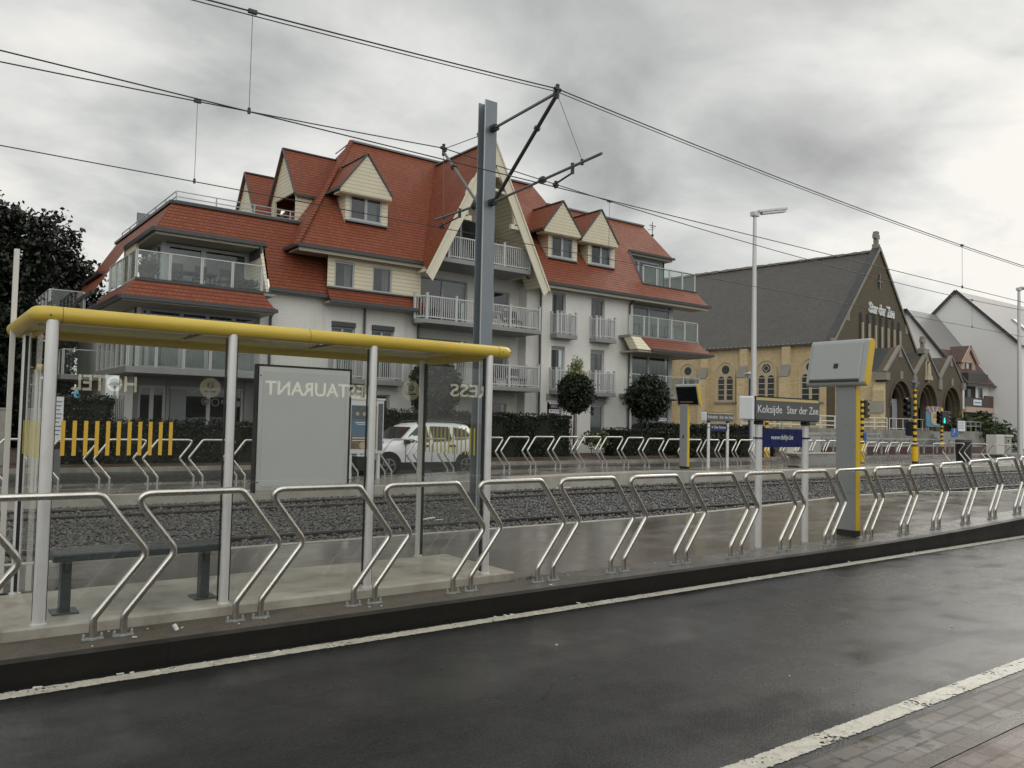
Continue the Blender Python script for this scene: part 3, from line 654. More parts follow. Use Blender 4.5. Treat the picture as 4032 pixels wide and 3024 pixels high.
build_name_sign((8.735,9.74),6.43,zn(9)-.01,1,'www.delijn.be','large grey station name sign with navy web address plate, on the near platform')
build_name_sign((21.98,22.98),18.2,.085,0,'De Panne','small distant grey station name sign with navy De Panne arrow plate')
def build_pillar(x0,y0,y1,zb,zt,head,tilt,label,screen):
    "column with its wide face to -X and a yellow side to -Y; head slab runs along Y and leans in X"
    t=thing('information_pillar',label,'info pillar',(x0+.11,(y0+y1)/2,zb))
    MB().box(x0+.008,x0+.135,y0+.008,y1-.004,zb,zb+.085).build('plinth','black',t)
    c=MB().box(x0,x0+.115,y0+.012,y1,zb+.085,zt).build('column','pillar',t,.004)
    MB().box(x0+.018,x0+.118,y0,y0+.0115,zb+.085,zt-.002).build('side_panel','yellow_flat',c)
    m=MB(); m.box(x0-.0015,x0-.0005,y0+.016,y1-.002,zb+.60,zb+.604)
    for z in (zb+.13,zt-.25,zt-.9):
        for y in (y0+.03,y1-.02): m.cyl((x0-.003,y,z),(x0+.001,y,z),.005,6)
    m.build('panel_seam','iron',c)
    hy0,hy1,hz0,hz1,th=head
    zc,hh=(hz0+hz1)/2,(hz1-hz0)/2; cx=x0+.055
    ang=tilt; ux=Vector((math.sin(ang),0,math.cos(ang))); wx=Vector((math.cos(ang),0,-math.sin(ang)))
    cen=Vector((cx,0,zc)); L=hh/math.cos(ang)
    def outline(y,L,T,n=8):
        out=[]
        for s,a0 in ((1,0),(-1,180)):
            for k in range(n+1):
                a=R(a0+180*k/n); out.append(cen+ux*(s*(L-T)+math.sin(a)*T)+wx*(math.cos(a)*T)+Vector((0,y,0)))
        return out
    b=MB().prism(outline(hy1,L,th),(0,hy0+.024-hy1,0)).build('head','pillar_head',t,.006)
    MB().prism(outline(hy0+.0235,L*.985,th*.93),(0,-.022,0)).build('end_panel','yellow_flat',b)
    f=-th-.001
    def fp(u,y,d=0): return cen+ux*u+wx*(f-d)+Vector((0,y,0))
    if not screen:
        m=MB(); a0,a1,c0,c1=-L+th*1.25,L-th*1.0,hy0+.10,hy1-.05
        m.obox((fp(a0,c0)+fp(a1,c1))/2+wx*.0,ux*(a1-a0)/2,Vector((0,(c1-c0)/2,0)),wx*.022)
        m.build('door','pillar_head',b,.012)
        MB().obox(fp(a0-.02,(c0+c1)/2,0),ux*.014,Vector((0,(c1-c0)/2,0)),wx*.004).build('slot','black',b)
        MB().obox(fp((a0+a1)/2-.075,(c0+c1)/2-.02,.0225),ux*.036,Vector((0,.034,0)),wx*.003).build('lock','black',b)
    else:
        m=MB(); a0,a1,c0,c1=-L+th*.8,L-th*1.15,hy0+.05,hy1-.03
        m.obox((fp(a0,c0)+fp(a1,c1))/2,ux*(a1-a0)/2,Vector((0,(c1-c0)/2,0)),wx*.006); m.build('screen','blackgloss',b)
        MB().obox(fp(a0+.08,(c0+c1)/2+.06,.008),ux*.022,Vector((0,(c1-c0)*.32,0)),wx*.002).build('screen_band','posterbrown',b)
        MB().box(x0-.003,x0-.001,(y0+y1)/2-.03,(y0+y1)/2+.03,zb+.98,zb+1.08).build('sticker','navy',c)
build_pillar(10.64,6.235,6.53,.018,2.16,(6.045,6.965,2.105,2.77,.062),R(14),'grey information pillar with yellow side, seen from its blank back beside the near name sign',False)
build_pillar(20.18,17.57,17.88,.125,2.2,(17.12,18.03,2.16,2.84,.065),R(-14),'grey and yellow information pillar with black screen on the far platform',True)
# ------------------------------------------------------------------ mast, arms and wires
MX=9.05
def build_mast():
    t=thing('catenary_mast','tall grey steel mast between the two tram tracks','mast',(9.03,13.05,BEDZ))
    x0,x1,y0,y1,zt=8.90,9.17,12.92,13.18,7.78
    m=MB(); m.box(x0,x1,y0,y0+.02,BEDZ,zt); m.box(x0,x1,y1-.02,y1,BEDZ,zt); m.box(9.022,9.046,y0+.0205,y1-.0205,BEDZ,zt)
    c=m.build('column','mastgrey',t)
    MB().box(x0-.012,x0-.0005,y0-.002,y0+.024,BEDZ,zt).build('flange_edge','mast_edge',c)
    MB().box(8.78,9.29,12.8,13.3,BEDZ,BEDZ+.05).build('foot_plate','concrete',t)
    def arm(s,ym,yt,zU,zL,zm,zr,zr2,yc,zc,mat):
        "one side's cantilever: s=-1 near track, 1 far track; ym messenger, yt tube tip"
        yp=12.92 if s<0 else 13.18
        nm='cantilever'
        b=MB()
        for z in (zU,zL): b.box(MX-.05,MX+.05,min(yp,yp+s*.16),max(yp,yp+s*.16),z-.055,z+.055); b.cyl((MX-.09,yp+s*.1,z),(MX+.09,yp+s*.1,z),.035,8)
        br=b.build(nm,'iron',t)
        ya=yp+s*.13
        if s<0: MB().bar((MX,ya,zU),(MX,ym+.08,zm-.06),.045,.035).build('top_strut','tubegrey',br)
        else: MB().tube([(MX,ya,zU),(MX,ym-.03,zm-.02)],.008,6).build('top_stay','dropper',br)
        MB().tube([(MX,ya,zL),(MX,ym,zm-.08)],.036 if s<0 else .03,10).build('strut','iron' if s<0 else 'tubegrey',br)
        a=Vector((MX,ya,zL)); e=Vector((MX,ym,zm-.08)); d=(e-a)
        k=MB().cyl(a+d*(.70-.012),a+d*(.70+.012),.06,12); k.build('insulator','iron',br); k=MB()
        hl=Vector((MX,ya,zL+.0)); he=Vector((MX,yt,zr))
        dh=he-hl
        for f_ in ((.49,) if s<0 else (.1,)): k.cyl(hl+dh*(f_-.014),hl+dh*(f_+.014),.065,12)
        k.build('insulator','iron',br)
        MB().tube([hl,he],.025,10).build('register_tube','tubegrey',br)
        c2=MB(); c2.cyl((MX-.07,ym,zm),(MX+.07,ym,zm),.035,8); c2.bar((MX,ym,zm+.09),(MX,ym,zm-.16),.05); c2.bar((MX,ym+.14*(1 if s<0 else -1)*.6,zm-.06),(MX,ym,zm-.05),.06)
        c2.build('clamp','iron',br)
        hp=hl+dh*.84 if s<0 else hl+dh*.80
        MB().tube([(MX,ym+(-.02 if s<0 else .0),zm-.13),hp+Vector((0,0,.03))],.006,6).build('stay_wire','dropper',br)
        rg=hl+dh*(.76 if s<0 else .42)
        g=MB(); g.bar(rg+V(0,0,.06),rg+V(0,0,-.13),.045); g.bar(hp+V(0,0,.05),hp+V(0,0,-.05),.04); g.cyl((MX-.05,yc,zc+.03),(MX+.05,yc,zc+.03),.03,8); g.bar((MX,yc,zc+.1),(MX,yc,zc-.03),.04)
        g.tube([rg+V(0,0,-.11),(MX,yc,zc+.05)],.017,8); g.build('steady_arm','iron',br)
    arm(-1,10.93,9.76,7.22,5.755,7.38,5.94,0,10.93,5.645,None)
    arm(1,14.69,14.95,7.20,5.80,7.30,5.81,0,14.69,5.585,None)
build_mast()
def wire(name,label,pts,r,drop=None):
    o=MB().tube(pts,r,6).build(name,'wire'); tag(o,label,'wire')
    if drop:
        for a,b in drop:
            MB().tube([a,b],.005,5).build('dropper','dropper',o)
            k=MB(); k.bar(V(*a)+V(-.06,0,0),V(*a)+V(.06,0,0),.05); k.bar(V(*b)+V(0,0,.05),V(*b)+V(0,0,-.03),.035); k.build('dropper_clip','iron',o)
def sag(x,a,za,b,zb,dip):
    k=(x-a)/(b-a); return za+(zb-za)*k-4*dip*k*(1-k)
def build_wires():
    for trk,y,zm,zc,dx,ofs,(x1,z1),(x2,z2) in (('near',10.93,7.39,5.635,(3.63,24.21),.11,(3.10,6.99),(28.31,6.80)),('far',14.69,7.30,5.585,None,.0,(1.02,6.88),(33.4,6.65))):
        L,Rr=-36.0,52.0
        # the messenger dips between masts: fitted to its height on both sides
        dipR=(zm-z2)/(4*((x2-9.05)/43.0)*(1-(x2-9.05)/43.0)); dipL=(zm-z1)/(4*((9.05-x1)/45.0)*(1-(9.05-x1)/45.0))
        def zmess(x): return sag(x,9.05,zm,52.05,zm,dipR) if x>9.05 else sag(x,-35.95,zm,9.05,zm,dipL)
        X=[L+(Rr-L)*i/88 for i in range(89)]+[9.05]; X.sort()
        if trk=='near': ds=(3.63,24.21)
        else: ds=(14.39*14.69/15.2,4.107*14.69/15.2,34.5*14.69/15.2)
        drops=[((x,y,zmess(x)),(x,y,zc)) for x in ds]
        cont=[(L,y,zc),(9.05,y,zc),(Rr,y,zc)]
        wire('messenger_wire','thick twin upper carrying wire over the %s tram track'%trk,[(x,y,zmess(x)) for x in X],.011,drops)
        if trk=='near': wire('feeder_wire','thinner second strand hung just under the upper wire of the near track',[(x,y+.02,zmess(x)-.045) for x in X],.008)
        wire('contact_wire','thin lower contact wire over the %s tram track'%trk,cont,.009)
build_wires()
# ------------------------------------------------------------------ street lamps
def lamp(px,label,h,arm,zb=0.0,r0=.11,r1=.06):
    x,y=px; t=thing('street_lamp',label,'street lamp',(x,y,zb))
    p=MB().tube([(x,y,zb-.2),(x,y,zb+h)],[r0,r1],14).build('pole','lamp_pole',t)
    MB().box(x-.2,x+.2,y-.14,y+.14,zb+h-.02,zb+h+.2).build('bracket','lamp_pole',t,.02)
    d=Vector(arm).normalized(); s=Vector((-d.y,d.x,0)); c=V(x,y,zb+h+.16)+d*.95+V(0,0,.0)
    n=(d.cross(s)).normalized()
    b=MB().obox(c+d*.1+V(0,0,.05),d*.85,s*.16,n*.07).build('lamp_head','lamp_pole',t,.03)
    MB().obox(c+d*.15-n*.07,d*.72,s*.13,n*.055).build('diffuser','lampglass',b,.03)
lamp((33.5,24.98),'tall pale street lamp left of the church, in front of its side windows',12.0,(.93,-.28,.19),-.05,.17,.085)
lamp((66.6,26.0),'tall pale street lamp at the right edge in front of the white houses',12.2,(.95,-.2,.1),-.05,.2,.1)
def blue_lamp():
    x,y=39.87,30.0; t=thing('heritage_lamp','short dark blue lamp post with grey hood beside the church wall','lamp post',(x,y,0))
    MB().tube([(x,y,-.1),(x,y,4.33)],[.09,.055],12).build('pole','lampblue',t)
    MB().tube([(x,y,4.33),(x,y,4.45),(x,y,4.62)],[.07,.20,.26],14).build('lantern','lampglass',t)
    MB().tube([(x,y,4.62),(x,y,4.66),(x,y,4.76)],[.42,.34,.06],14).build('hood','galv',t)
blue_lamp()
# ------------------------------------------------------------------ apartment building
FY=32.5
def P(x,z,Y): k=Y/FY; return Vector((x*k,Y,1.5+(z-1.5)*k))
def px_(x,Y): return x*Y/FY
def pz_(z,Y): return 1.5+(z-1.5)*Y/FY
def window(par,x0,x1,z0,z1,y,mull=(),kind='dark',curt=None,name='window',fw=.07,rail=None,solid=False):
    "framed window facing -Y at depth y; mull = fractions of width"
    m=MB(); m.box(x0,x1,y-.03,y+.03,z0,z0+fw); m.box(x0,x1,y-.03,y+.03,z1-fw,z1); m.box(x0,x0+fw,y-.0295,y+.0295,z0+fw,z1-fw); m.box(x1-fw,x1,y-.0295,y+.0295,z0+fw,z1-fw)
    for f in mull:
        c=x0+(x1-x0)*f; m.box(c-fw*.75,c+fw*.75,y-.035,y+.029,z0+fw,z1-fw)
    if rail: m.box(x0+fw,x1-fw,y-.028,y+.028,z0+(z1-z0)*rail-.03,z0+(z1-z0)*rail+.03)
    w=m.build(name,'frame',par)
    MB().box(x0+fw*.5,x1-fw*.5,y+.0,y+.012,z0+fw*.5,z1-fw*.5).build('pane','darkpane' if solid else 'pane',w)
    if solid: return w
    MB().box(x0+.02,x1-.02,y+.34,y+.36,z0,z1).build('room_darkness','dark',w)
    if curt:
        for a,b,mt in curt:
            xa,xb=x0+fw+(x1-x0-2*fw)*a,x0+fw+(x1-x0-2*fw)*b; n=max(4,int((xb-xa)/.05)); c=MB()
            pts=[(xa+(xb-xa)*i/n,y+.16+.025*math.sin(i*2.3)) for i in range(n+1)]
            for (u,v),(u2,v2) in zip(pts,pts[1:]): c.poly((u,v,z0+.03),(u2,v2,z0+.03),(u2,v2,z1-.03),(u,v,z1-.03))
            c.build('curtain',mt,w)
    return w
def railing(par,pts,z,h=1.05,post=(),gap=.115,name='balustrade',mat='balu'):
    "bars between a bottom and top rail along a polyline"
    m=MB()
    for (xa,ya),(xb,yb) in zip(pts,pts[1:]):
        L=math.hypot(xb-xa,yb-ya)
        m.bar((xa,ya,z+h-.03),(xb,yb,z+h-.03),.06,.06); m.bar((xa,ya,z+.10),(xb,yb,z+.10),.04,.05)
        n=max(2,int(L/gap))
        for i in range(1,n): 
            k=i/n; x,y=xa+(xb-xa)*k,ya+(yb-ya)*k; m.bar((x,y,z+.1),(x,y,z+h-.05),.03,.03)
    for x,y in list(pts)+list(post): m.box(x-.05,x+.05,y-.05,y+.05,z,z+h+.1); m.box(x-.07,x+.07,y-.07,y+.07,z+h+.1,z+h+.125)
    return m.build(name,mat,par)
def glass_rail(par,pts,z,h,step,name='glass_balustrade',pw=.045):
    m=MB(); g=MB()
    for si,((xa,ya),(xb,yb)) in enumerate(zip(pts,pts[1:])):
        L=math.hypot(xb-xa,yb-ya); n=max(1,round(L/step))
        m.bar((xa,ya,z+h+.002*si),(xb,yb,z+h+.002*si),.05,.04)
        for i in range(1 if si else 0,n+1):
            k=i/n; x,y=xa+(xb-xa)*k,ya+(yb-ya)*k; m.box(x-.05,x-.006,y-.03,y+.03,z,z+h-.021); m.box(x+.006,x+.05,y-.026,y+.026,z,z+h-.022)
        ux,uy=(xb-xa)/L,(yb-ya)/L
        g.prism([(xa,ya,z+.06),(xb,yb,z+.06),(xb,yb,z+h-.03),(xa,ya,z+h-.03)],(-uy*.012,ux*.012,0))
    o=m.build(name,'balu',par); g.build('glass','rail_glass',o); return o
def wallfn(Y): return lambda u,z,d:(u,Y+d,z)
def eave(par,pts,w=.12,h=.14,name='gutter',mat='zinc'):
    m=MB()
    for a,b in zip(pts,pts[1:]): m.bar(a,b,w,h)
    return m.build(name,mat,par)
def roofp(par,name,mat,polys,th=.10,edge='zinc'):
    m=MB()
    for p in polys:
        p=[Vector(x) for x in p]; m.poly(*p)
    return m.build(name,mat,par)
def build_apartments():
    t=thing('apartment_building','large white brick apartment building with red tiled roofs and cream gables across the tracks','apartment building',(22,36,0))
    sl=1.4
    def ry(z): return 31.9+(z-8.6)/sl
    def rp(x,z): return (x,ry(z),z)
    # ---- body walls
    W=MB()
    # right white wall with two columns of openings
    wx=((26.83,27.75),(29.55,30.55))
    holes=[]
    for a,b in wx: holes+= [(a,b,6.15,8.28),(a,b,3.25,5.5)]
    holes+=[(26.62,27.6,.9,2.66),(29.62,30.6,.95,2.55)]
    rect_wall(W,wallfn(32.5),26.15,32.45,-.3,8.62,holes,.22)
    # left white wall
    lh=[(14.65,15.75,3.3,5.62),(16.55,17.65,3.3,5.62),(14.7,15.6,.9,2.6),(16.6,17.55,.9,2.6)]
    rect_wall(W,wallfn(32.5),11.75,18.95,-.3,6.6,lh,.22)
    W.box(11.75,18.95,32.78,33.0,-.3,6.6)
    # recessed wall behind the central balconies
    ch=[(19.35,22.15,6.25,8.35),(23.75,24.75,6.7,8.1),(19.35,22.15,3.3,5.4),(23.75,24.75,3.6,5.3),(19.6,21.6,.3,2.5),(23.8,24.7,.5,2.45)]
    rect_wall(W,wallfn(33.4),18.95,26.15,-.3,9.1,ch,.2)
    W.poly((18.95,32.5,-.3),(18.95,33.4,-.3),(18.95,33.4,6.6),(18.95,32.5,6.6)); W.poly((26.15,33.4,-.3),(26.15,32.5,-.3),(26.15,32.5,8.62),(26.15,33.4,8.62))
    W.box(25.35,26.15,32.75,33.39,-.3,8.6)
    # far sides and back
    W.poly((6.95,32.7,-.3),(6.95,45,-.3),(6.95,45,6.5),(6.95,32.7,6.5)); W.poly((36.4,34.4,-.3),(36.4,41,-.3),(36.4,41,8.6),(36.4,34.4,8.6))
    W.poly((6.95,45,-.3),(36.4,45,-.3),(36.4,45,6),(6.95,45,6))
    W.build('wall','wbrick',t)
    # ---- main roof front with terrace notch
    zE=8.62
    front=[rp(12.75,zE),rp(18.66,zE),rp(28.5,15.07)]
    polys=[[rp(12.8,zE),rp(19.0,zE),(21.85,ry(14.6),14.6),(21.85,36.52,15.07),(17.2,36.52,15.07)],
           [rp(24.75,zE),rp(38.5,zE),rp(38.05,9.5),rp(33.55,9.5),rp(33.95,11.75),rp(37.75,11.75),rp(36.64,13.87),rp(29.0,13.87),rp(28.5,15.07),(21.85,36.52,15.07),(21.85,ry(14.6),14.6)]]
    polys.append([(12.8,31.9,zE),(17.2,36.52,15.07),(12.8,41.1,zE)])
    polys.append([(36.64,35.66,13.87),(37.75,ry(11.75),11.75),(37.75,37.2,11.75)])
    polys.append([(17.2,36.52,15.07),(28.5,36.52,15.07),(29,37.4,13.87),(36.64,37.4,13.87),(38.5,41.1,8.6),(12.8,41.1,8.6)])
    polys.append([rp(28.5,15.07),(29,35.7,13.87),(29,37.4,13.87)])
    roofp(t,'main_roof','roof_tile',polys)
    eave(t,[rp(12.75,zE-.02)[:1]+(31.84,zE-.03),(18.7,31.84,zE-.03)]); eave(t,[(25.05,31.84,zE-.03),(38.55,31.84,zE-.03)]); eave(t,[(12.76,31.8,zE-.03),(12.76,36,zE-.03)])
    sf=MB(); sf.box(12.85,18.9,31.93,33.0,zE-.2,zE-.14); sf.box(25.2,38.4,31.93,33.2,zE-.2,zE-.14); sf.box(12.85,18.9,31.9,31.925,zE-.25,zE-.1); sf.box(25.2,38.4,31.9,31.925,zE-.25,zE-.1)
    sf.build('soffit','soffit',t)
    rd=MB(); rd.bar((17.2,36.5,15.09),(28.5,36.5,15.09),.22,.09); rd.bar((28.9,35.68,13.9),(36.7,35.68,13.9),.22,.09); rd.bar((17.2,36.5,15.08),(16.4,36.5,14.3),.12,.05)
    rd.build('ridge_capping','lead',t)
    ht=MB()
    for i in range(44):
        k=i/43; a=Vector((12.8,31.9,zE)); b=Vector((17.2,36.52,15.07)); c=a.lerp(b,k); ht.obox(c+V(-.02,-.03,.03),(b-a).normalized()*.09,V(.707,-.707,0)*.10,V(.2,.2,.03)*.2)
    ht.build('hip_tiles','lower_roof_tile',t)
    # ---- gable with barge boards, arch and top balcony
    gy=30.95; ax,az=21.85,14.75; fl,fr,fz=18.42,25.28,8.1
    s_=(az-fz)/(ax-fl)
    def gl(z): return fl+(z-fz)/s_
    def gr(z): return fr-(z-fz)/s_
    yb=ry(az-.12)
    roofp(t,'gable_roof','roof_tile',[[(fl,gy,fz),(gl(zE),ry(zE),zE),(ax,yb,az),(ax,gy,az)],[(fr,gy,fz),(ax,gy,az),(ax,yb,az),(gr(zE),ry(zE),zE)]])
    MB().bar((ax,gy,az+.02),(ax,yb,az+.02),.2,.07).build('gable_ridge','lead',t)
    g=MB(); 
    for sgn,f0 in ((1,fl),(-1,fr)):
        n=Vector((-s_*sgn,0,1)).normalized()   # outward normal in the gable plane
        d=Vector((sgn/s_,0,1)).normalized()
        a=Vector((f0,gy,fz)); b=Vector((ax,gy,az))
        a2=a-n*.42+d*.05; b2=Vector((ax,gy,az-.42*math.sqrt(1+s_*s_)))
        g.prism([a-d*.12,b+V(0,0,.0),b2,a2-d*.3],(0,.06,0))
        g.prism([a-d*.16+n*.05,b+V(0,0,.12),b+V(0,0,-.02),a-d*.12-n*.03],(0,-.06,0))
        # curved bracket under the board
        arc=[]
        xF=(gl(10.9) if sgn>0 else gr(10.9))+sgn*.50; pF,pC,pT=V(xF,0,10.9),V(xF+sgn*.12,0,12.75),V(ax-sgn*.05,0,13.35)
        out=[]
        inn=[]
        for k in range(13):
            u=k/12; c_=pF*(1-u)**2+pC*2*u*(1-u)+pT*u*u; tg=((pC-pF)*(1-u)+(pT-pC)*u).normalized(); nr=V(-tg.z,0,tg.x)*sgn
            out.append(V(c_.x,gy+.07,c_.z)+nr*.15); inn.append(V(c_.x,gy+.07,c_.z)-nr*.15)
        for i in range(12): g.prism([out[i],out[i+1],inn[i+1],inn[i]],(0,.16,0))
        xf=(gl(10.9) if sgn>0 else gr(10.9))
        g.box(min(xf+sgn*.25,xf+sgn*.85),max(xf+sgn*.25,xf+sgn*.85),gy+.07,gy+.24,10.72,10.95)
        xk=(gl(12.3) if sgn>0 else gr(12.3)); g.bar((xk+sgn*.3,gy+.14,12.3),(xk+sgn*1.2,gy+.14,12.45),.12,.12)
    g.bar((ax-.75,gy+.14,13.1),(ax+.75,gy+.14,13.1),.2,.16)
    g.build('barge_board','cream',t)
    # lining of the gable recess
    r=MB(); yw=33.35
    r.poly((gl(8.7)+.15,gy+.1,8.72),(gl(8.7)+.15,yw,8.72),(ax,yw,az-.35),(ax,gy+.1,az-.35)); r.poly((gr(8.7)-.15,gy+.1,8.72),(ax,gy+.1,az-.35),(ax,yw,az-.35),(gr(8.7)-.15,yw,8.72))
    r.poly((gl(8.9)+.1,yw,8.9),(gr(8.9)-.1,yw,8.9),(ax,yw,az-.3))
    # cheeks down to the barge feet
    r.poly((fl+.15,gy+.1,fz+.05),(fl+.15,32.5,fz+.05),(gl(8.72)+.15,32.5,8.75),(gl(8.72)+.15,gy+.1,8.75)); r.poly((fr-.15,gy+.1,fz+.05),(gr(8.72)-.15,gy+.1,8.75),(gr(8.72)-.15,32.5,8.75),(fr-.15,32.5,fz+.05))
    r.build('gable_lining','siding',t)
    window(t,20.35,22.6,9.0,11.4,yw-.06,(.55,),solid=True); window(t,23.2,23.75,9.0,11.15,yw-.06,solid=True)
    # ---- balconies in the centre
    def slab(x0,x1,y0,y1,z,h=.2,nm='balcony'):
        m=MB(); m.box(x0,x1,y0,y1,z-h,z); return m.build(nm,'slab',t,.02)
    yb3=31.25
    b3=slab(px_(20.05,yb3),px_(25.4,yb3),yb3,33.34,8.92,.22); railing(b3,[(px_(20.1,yb3)+.05,33.2),(px_(20.45,yb3)+.05,yb3+.08),(px_(25.35,yb3),yb3+.08),(px_(25.35,yb3),33.2)],8.9,1.05,[(px_(22.1,yb3),yb3+.08),(px_(23.75,yb3),yb3+.08)])
    def outer_balcony(z,x0=18.97,x1=26.15,yf=31.35):
        m=MB(); a,b=px_(x0,yf),px_(x1,yf)
        m.prism([(a+.35,yf,z),(b,yf,z),(b,33.39,z),(19.0,33.39,z),(18.55,32.45,z),(a-.02,yf+.45,z)],(0,0,-.2)); o=m.build('balcony','slab',t,.02)
        railing(o,[(18.62,32.4),(a+.02,yf+.5),(a+.4,yf+.08),(b-.08,yf+.08),(b-.08,32.4)],z,1.05,[(px_(21.0,yf),yf+.08),(px_(22.35,yf),yf+.08),(px_(24.2,yf),yf+.08)])
        return o
    o2=outer_balcony(6.05); o1=outer_balcony(3.2)
    for bz,o in ((6.05,o2),(3.2,o1)):
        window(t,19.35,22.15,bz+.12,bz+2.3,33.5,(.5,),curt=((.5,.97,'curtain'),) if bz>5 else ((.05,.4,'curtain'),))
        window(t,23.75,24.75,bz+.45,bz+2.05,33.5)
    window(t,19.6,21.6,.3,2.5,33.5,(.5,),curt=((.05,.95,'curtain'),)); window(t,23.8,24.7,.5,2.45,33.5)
    # garden furniture on the balconies
    for x,y,z in ((22.9,32.0,6.05),(24.0,32.1,6.05),(22.7,32.0,3.2),(24.2,32.0,3.2)):
        f=thing('balcony_table',{22.9:'white round table behind the bars of the middle balcony',24.0:'dark covered chair stack on the middle balcony beside its table',22.7:'dark table on the lowest central balcony',24.2:'black bench cushion on the lowest central balcony'}[x],'balcony furniture',(x,y,z))
        if x in(22.9,22.7):
            MB().disc((x,y,z+.70),(0,0,1),.42,18,.03).build('table_top','white' if x==22.9 else 'black',f); m=MB()
            for a in range(4): m.bar((x+.3*math.cos(a*1.57+.4),y+.3*math.sin(a*1.57+.4),z),(x+.12*math.cos(a*1.57+.4),y+.12*math.sin(a*1.57+.4),z+.7),.03)
            m.build('leg','white' if x==22.9 else 'black',f)
        else:
            m=MB(); m.box(x-.45,x+.45,y-.25,y+.25,z+.35,z+.45); m.bar((x-.42,y+.25,z+.45),(x-.42,y+.33,z+.95),.05); m.bar((x+.42,y+.25,z+.45),(x+.42,y+.33,z+.95),.05); m.box(x-.42,x+.42,y+.26,y+.32,z+.6,z+.95); m.build('seat','black',f)
            m=MB(); 
            for sx in (-.4,.4): m.bar((x+sx,y-.2,z),(x+sx,y-.2,z+.35),.04); m.bar((x+sx,y+.2,z),(x+sx,y+.2,z+.35),.04)
            m.build('leg','black',f)
    # ---- windows and French balconies of the right wall
    for i,(a,b) in enumerate(wx):
        for z in (6.15,3.25):
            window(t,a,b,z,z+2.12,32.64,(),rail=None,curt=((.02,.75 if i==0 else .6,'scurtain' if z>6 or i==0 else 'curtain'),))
            MB().box(a+.002,b-.002,32.56,32.70,z+2.122,z+2.36 if z<6 else z+2.13).build('lintel','slab',t)
            o=MB().box(a-.12,b+.38,31.95,32.495,z-.28,z-.06).build('french_balcony','slab',t,.015)
            railing(o,[(a-.06,32.45),(a-.06,32.0),(b+.3,32.0),(b+.3,32.45)],z-.06,1.05,gap=.1,post=[(a+.2,32.0)] )
    window(t,26.62,27.6,.9,2.62,32.64); window(t,29.62,30.6,.95,2.5,32.64,curt=((.02,.98,'curtain'),))
    sm=MB(); sm.box(29.5,30.72,32.36,32.6,.86,.945); sm.box(26.5,27.72,32.36,32.6,.81,.895); sm.box(16.5,17.65,32.36,32.6,.82,.895); sm.box(14.6,15.7,32.36,32.6,.82,.895); sm.build('window_sill','slab',t)
    lm=MB(); lm.box(26.55,27.68,32.44,32.49,2.665,3.0); lm.box(29.6,30.7,32.44,32.49,2.6,2.95); lm.build('lintel','slab',t)
    # left wall windows, low balconies
    for a,b in ((14.65,15.75),(16.55,17.65)):
        window(t,a,b,3.3,5.45,32.64,(.5,)); MB().box(a-.002,b+.002,32.42,32.49,5.46,5.66).build('lintel','zinc',t)
        o=MB().box(a-.1,b+.3,31.95,32.495,3.0,3.22).build('french_balcony','slab',t,.015); railing(o,[(a-.05,32.45),(a-.05,32.0),(b+.2,32.0),(b+.2,32.45)],3.22,1.05,gap=.1)
        window(t,a+.05,b-.12,.9,2.6,32.64)
    # downpipes
    m=MB()
    for x,zt in ((26.0,8.3),(32.36,8.2),(16.15,6.4),(18.85,5.8),(11.95,5.6)): m.cyl((x,32.4,-.2),(x,32.4,zt),.055,8); m.bar((x,32.4,zt),(x,32.0,zt+.25),.1)
    m.build('downpipe','zinc',t)
    # ---- clad storey under the left eave with tile skirt
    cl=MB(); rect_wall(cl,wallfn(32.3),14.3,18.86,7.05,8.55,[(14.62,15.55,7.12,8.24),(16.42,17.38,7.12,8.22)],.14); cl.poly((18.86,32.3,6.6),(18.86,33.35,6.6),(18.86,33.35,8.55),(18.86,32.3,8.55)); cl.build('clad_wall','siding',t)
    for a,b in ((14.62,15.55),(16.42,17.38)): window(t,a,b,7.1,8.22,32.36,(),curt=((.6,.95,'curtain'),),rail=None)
    sk=MB(); sk.poly((14.2,31.75,6.45),(18.95,31.75,6.45),(18.86,32.28,7.03),(14.3,32.28,7.03)); sk.poly((18.95,31.75,6.45),(18.95,32.4,6.45),(18.86,32.28,7.03)); sk.build('tile_skirt','lower_roof_tile',t)
    eave(t,[(14.2,31.7,6.42),(18.98,31.7,6.42)]); MB().box(14.2,18.93,31.76,32.49,6.34,6.42).build('soffit','soffit',t)
    MB().box(14.3,18.87,32.18,32.29,7.02,7.09).build('skirt_flashing','zinc',t)
    # ---- left wing: mansard over the corner terrace
    def my(z): return 32.2+.6*(z-6.7)
    def mp(x,z): return (x,my(z),z)
    roofp(t,'mansard_roof','lower_roof_tile',[[mp(8.42,10.02),mp(7.64,8.71),mp(11.93,8.71),mp(11.8,6.7),mp(14.38,6.66),mp(15.1,10.02)]])
    cw=MB(); cw.poly((8.42,34.19,10.02),(8.42,44.6,10.02),(7.64,44.6,8.71),(7.64,33.4,8.71)); cw.poly((7.64,38.3,8.71),(7.64,44.6,8.71),(6.44,44.6,6.7),(6.44,38.3,6.7)); cw.build('side_mansard','roof_tile',t)
    MB().box(8.5,16.5,34.3,44.6,9.9,10.0).build('terrace_deck','slab',t)
    eave(t,[(7.58,33.34,8.68),(12.0,33.34,8.68)],.14,.16); eave(t,[(7.58,33.34,8.68),(7.58,38.3,8.68)],.14,.16); eave(t,[(6.4,38.3,6.66),(6.4,44.6,6.66)],.14,.14); eave(t,[(11.75,32.1,6.66),(14.5,32.1,6.62)],.14,.14); eave(t,[(7.0,39.8,7.75),(7.0,44,7.75)],.3,.12)
    eave(t,[(8.42,34.15,10.04),(15.0,34.15,10.04)],.14,.12,'roof_edge'); eave(t,[(8.38,34.15,10.04),(8.38,44.6,10.04)],.14,.12,'roof_edge')
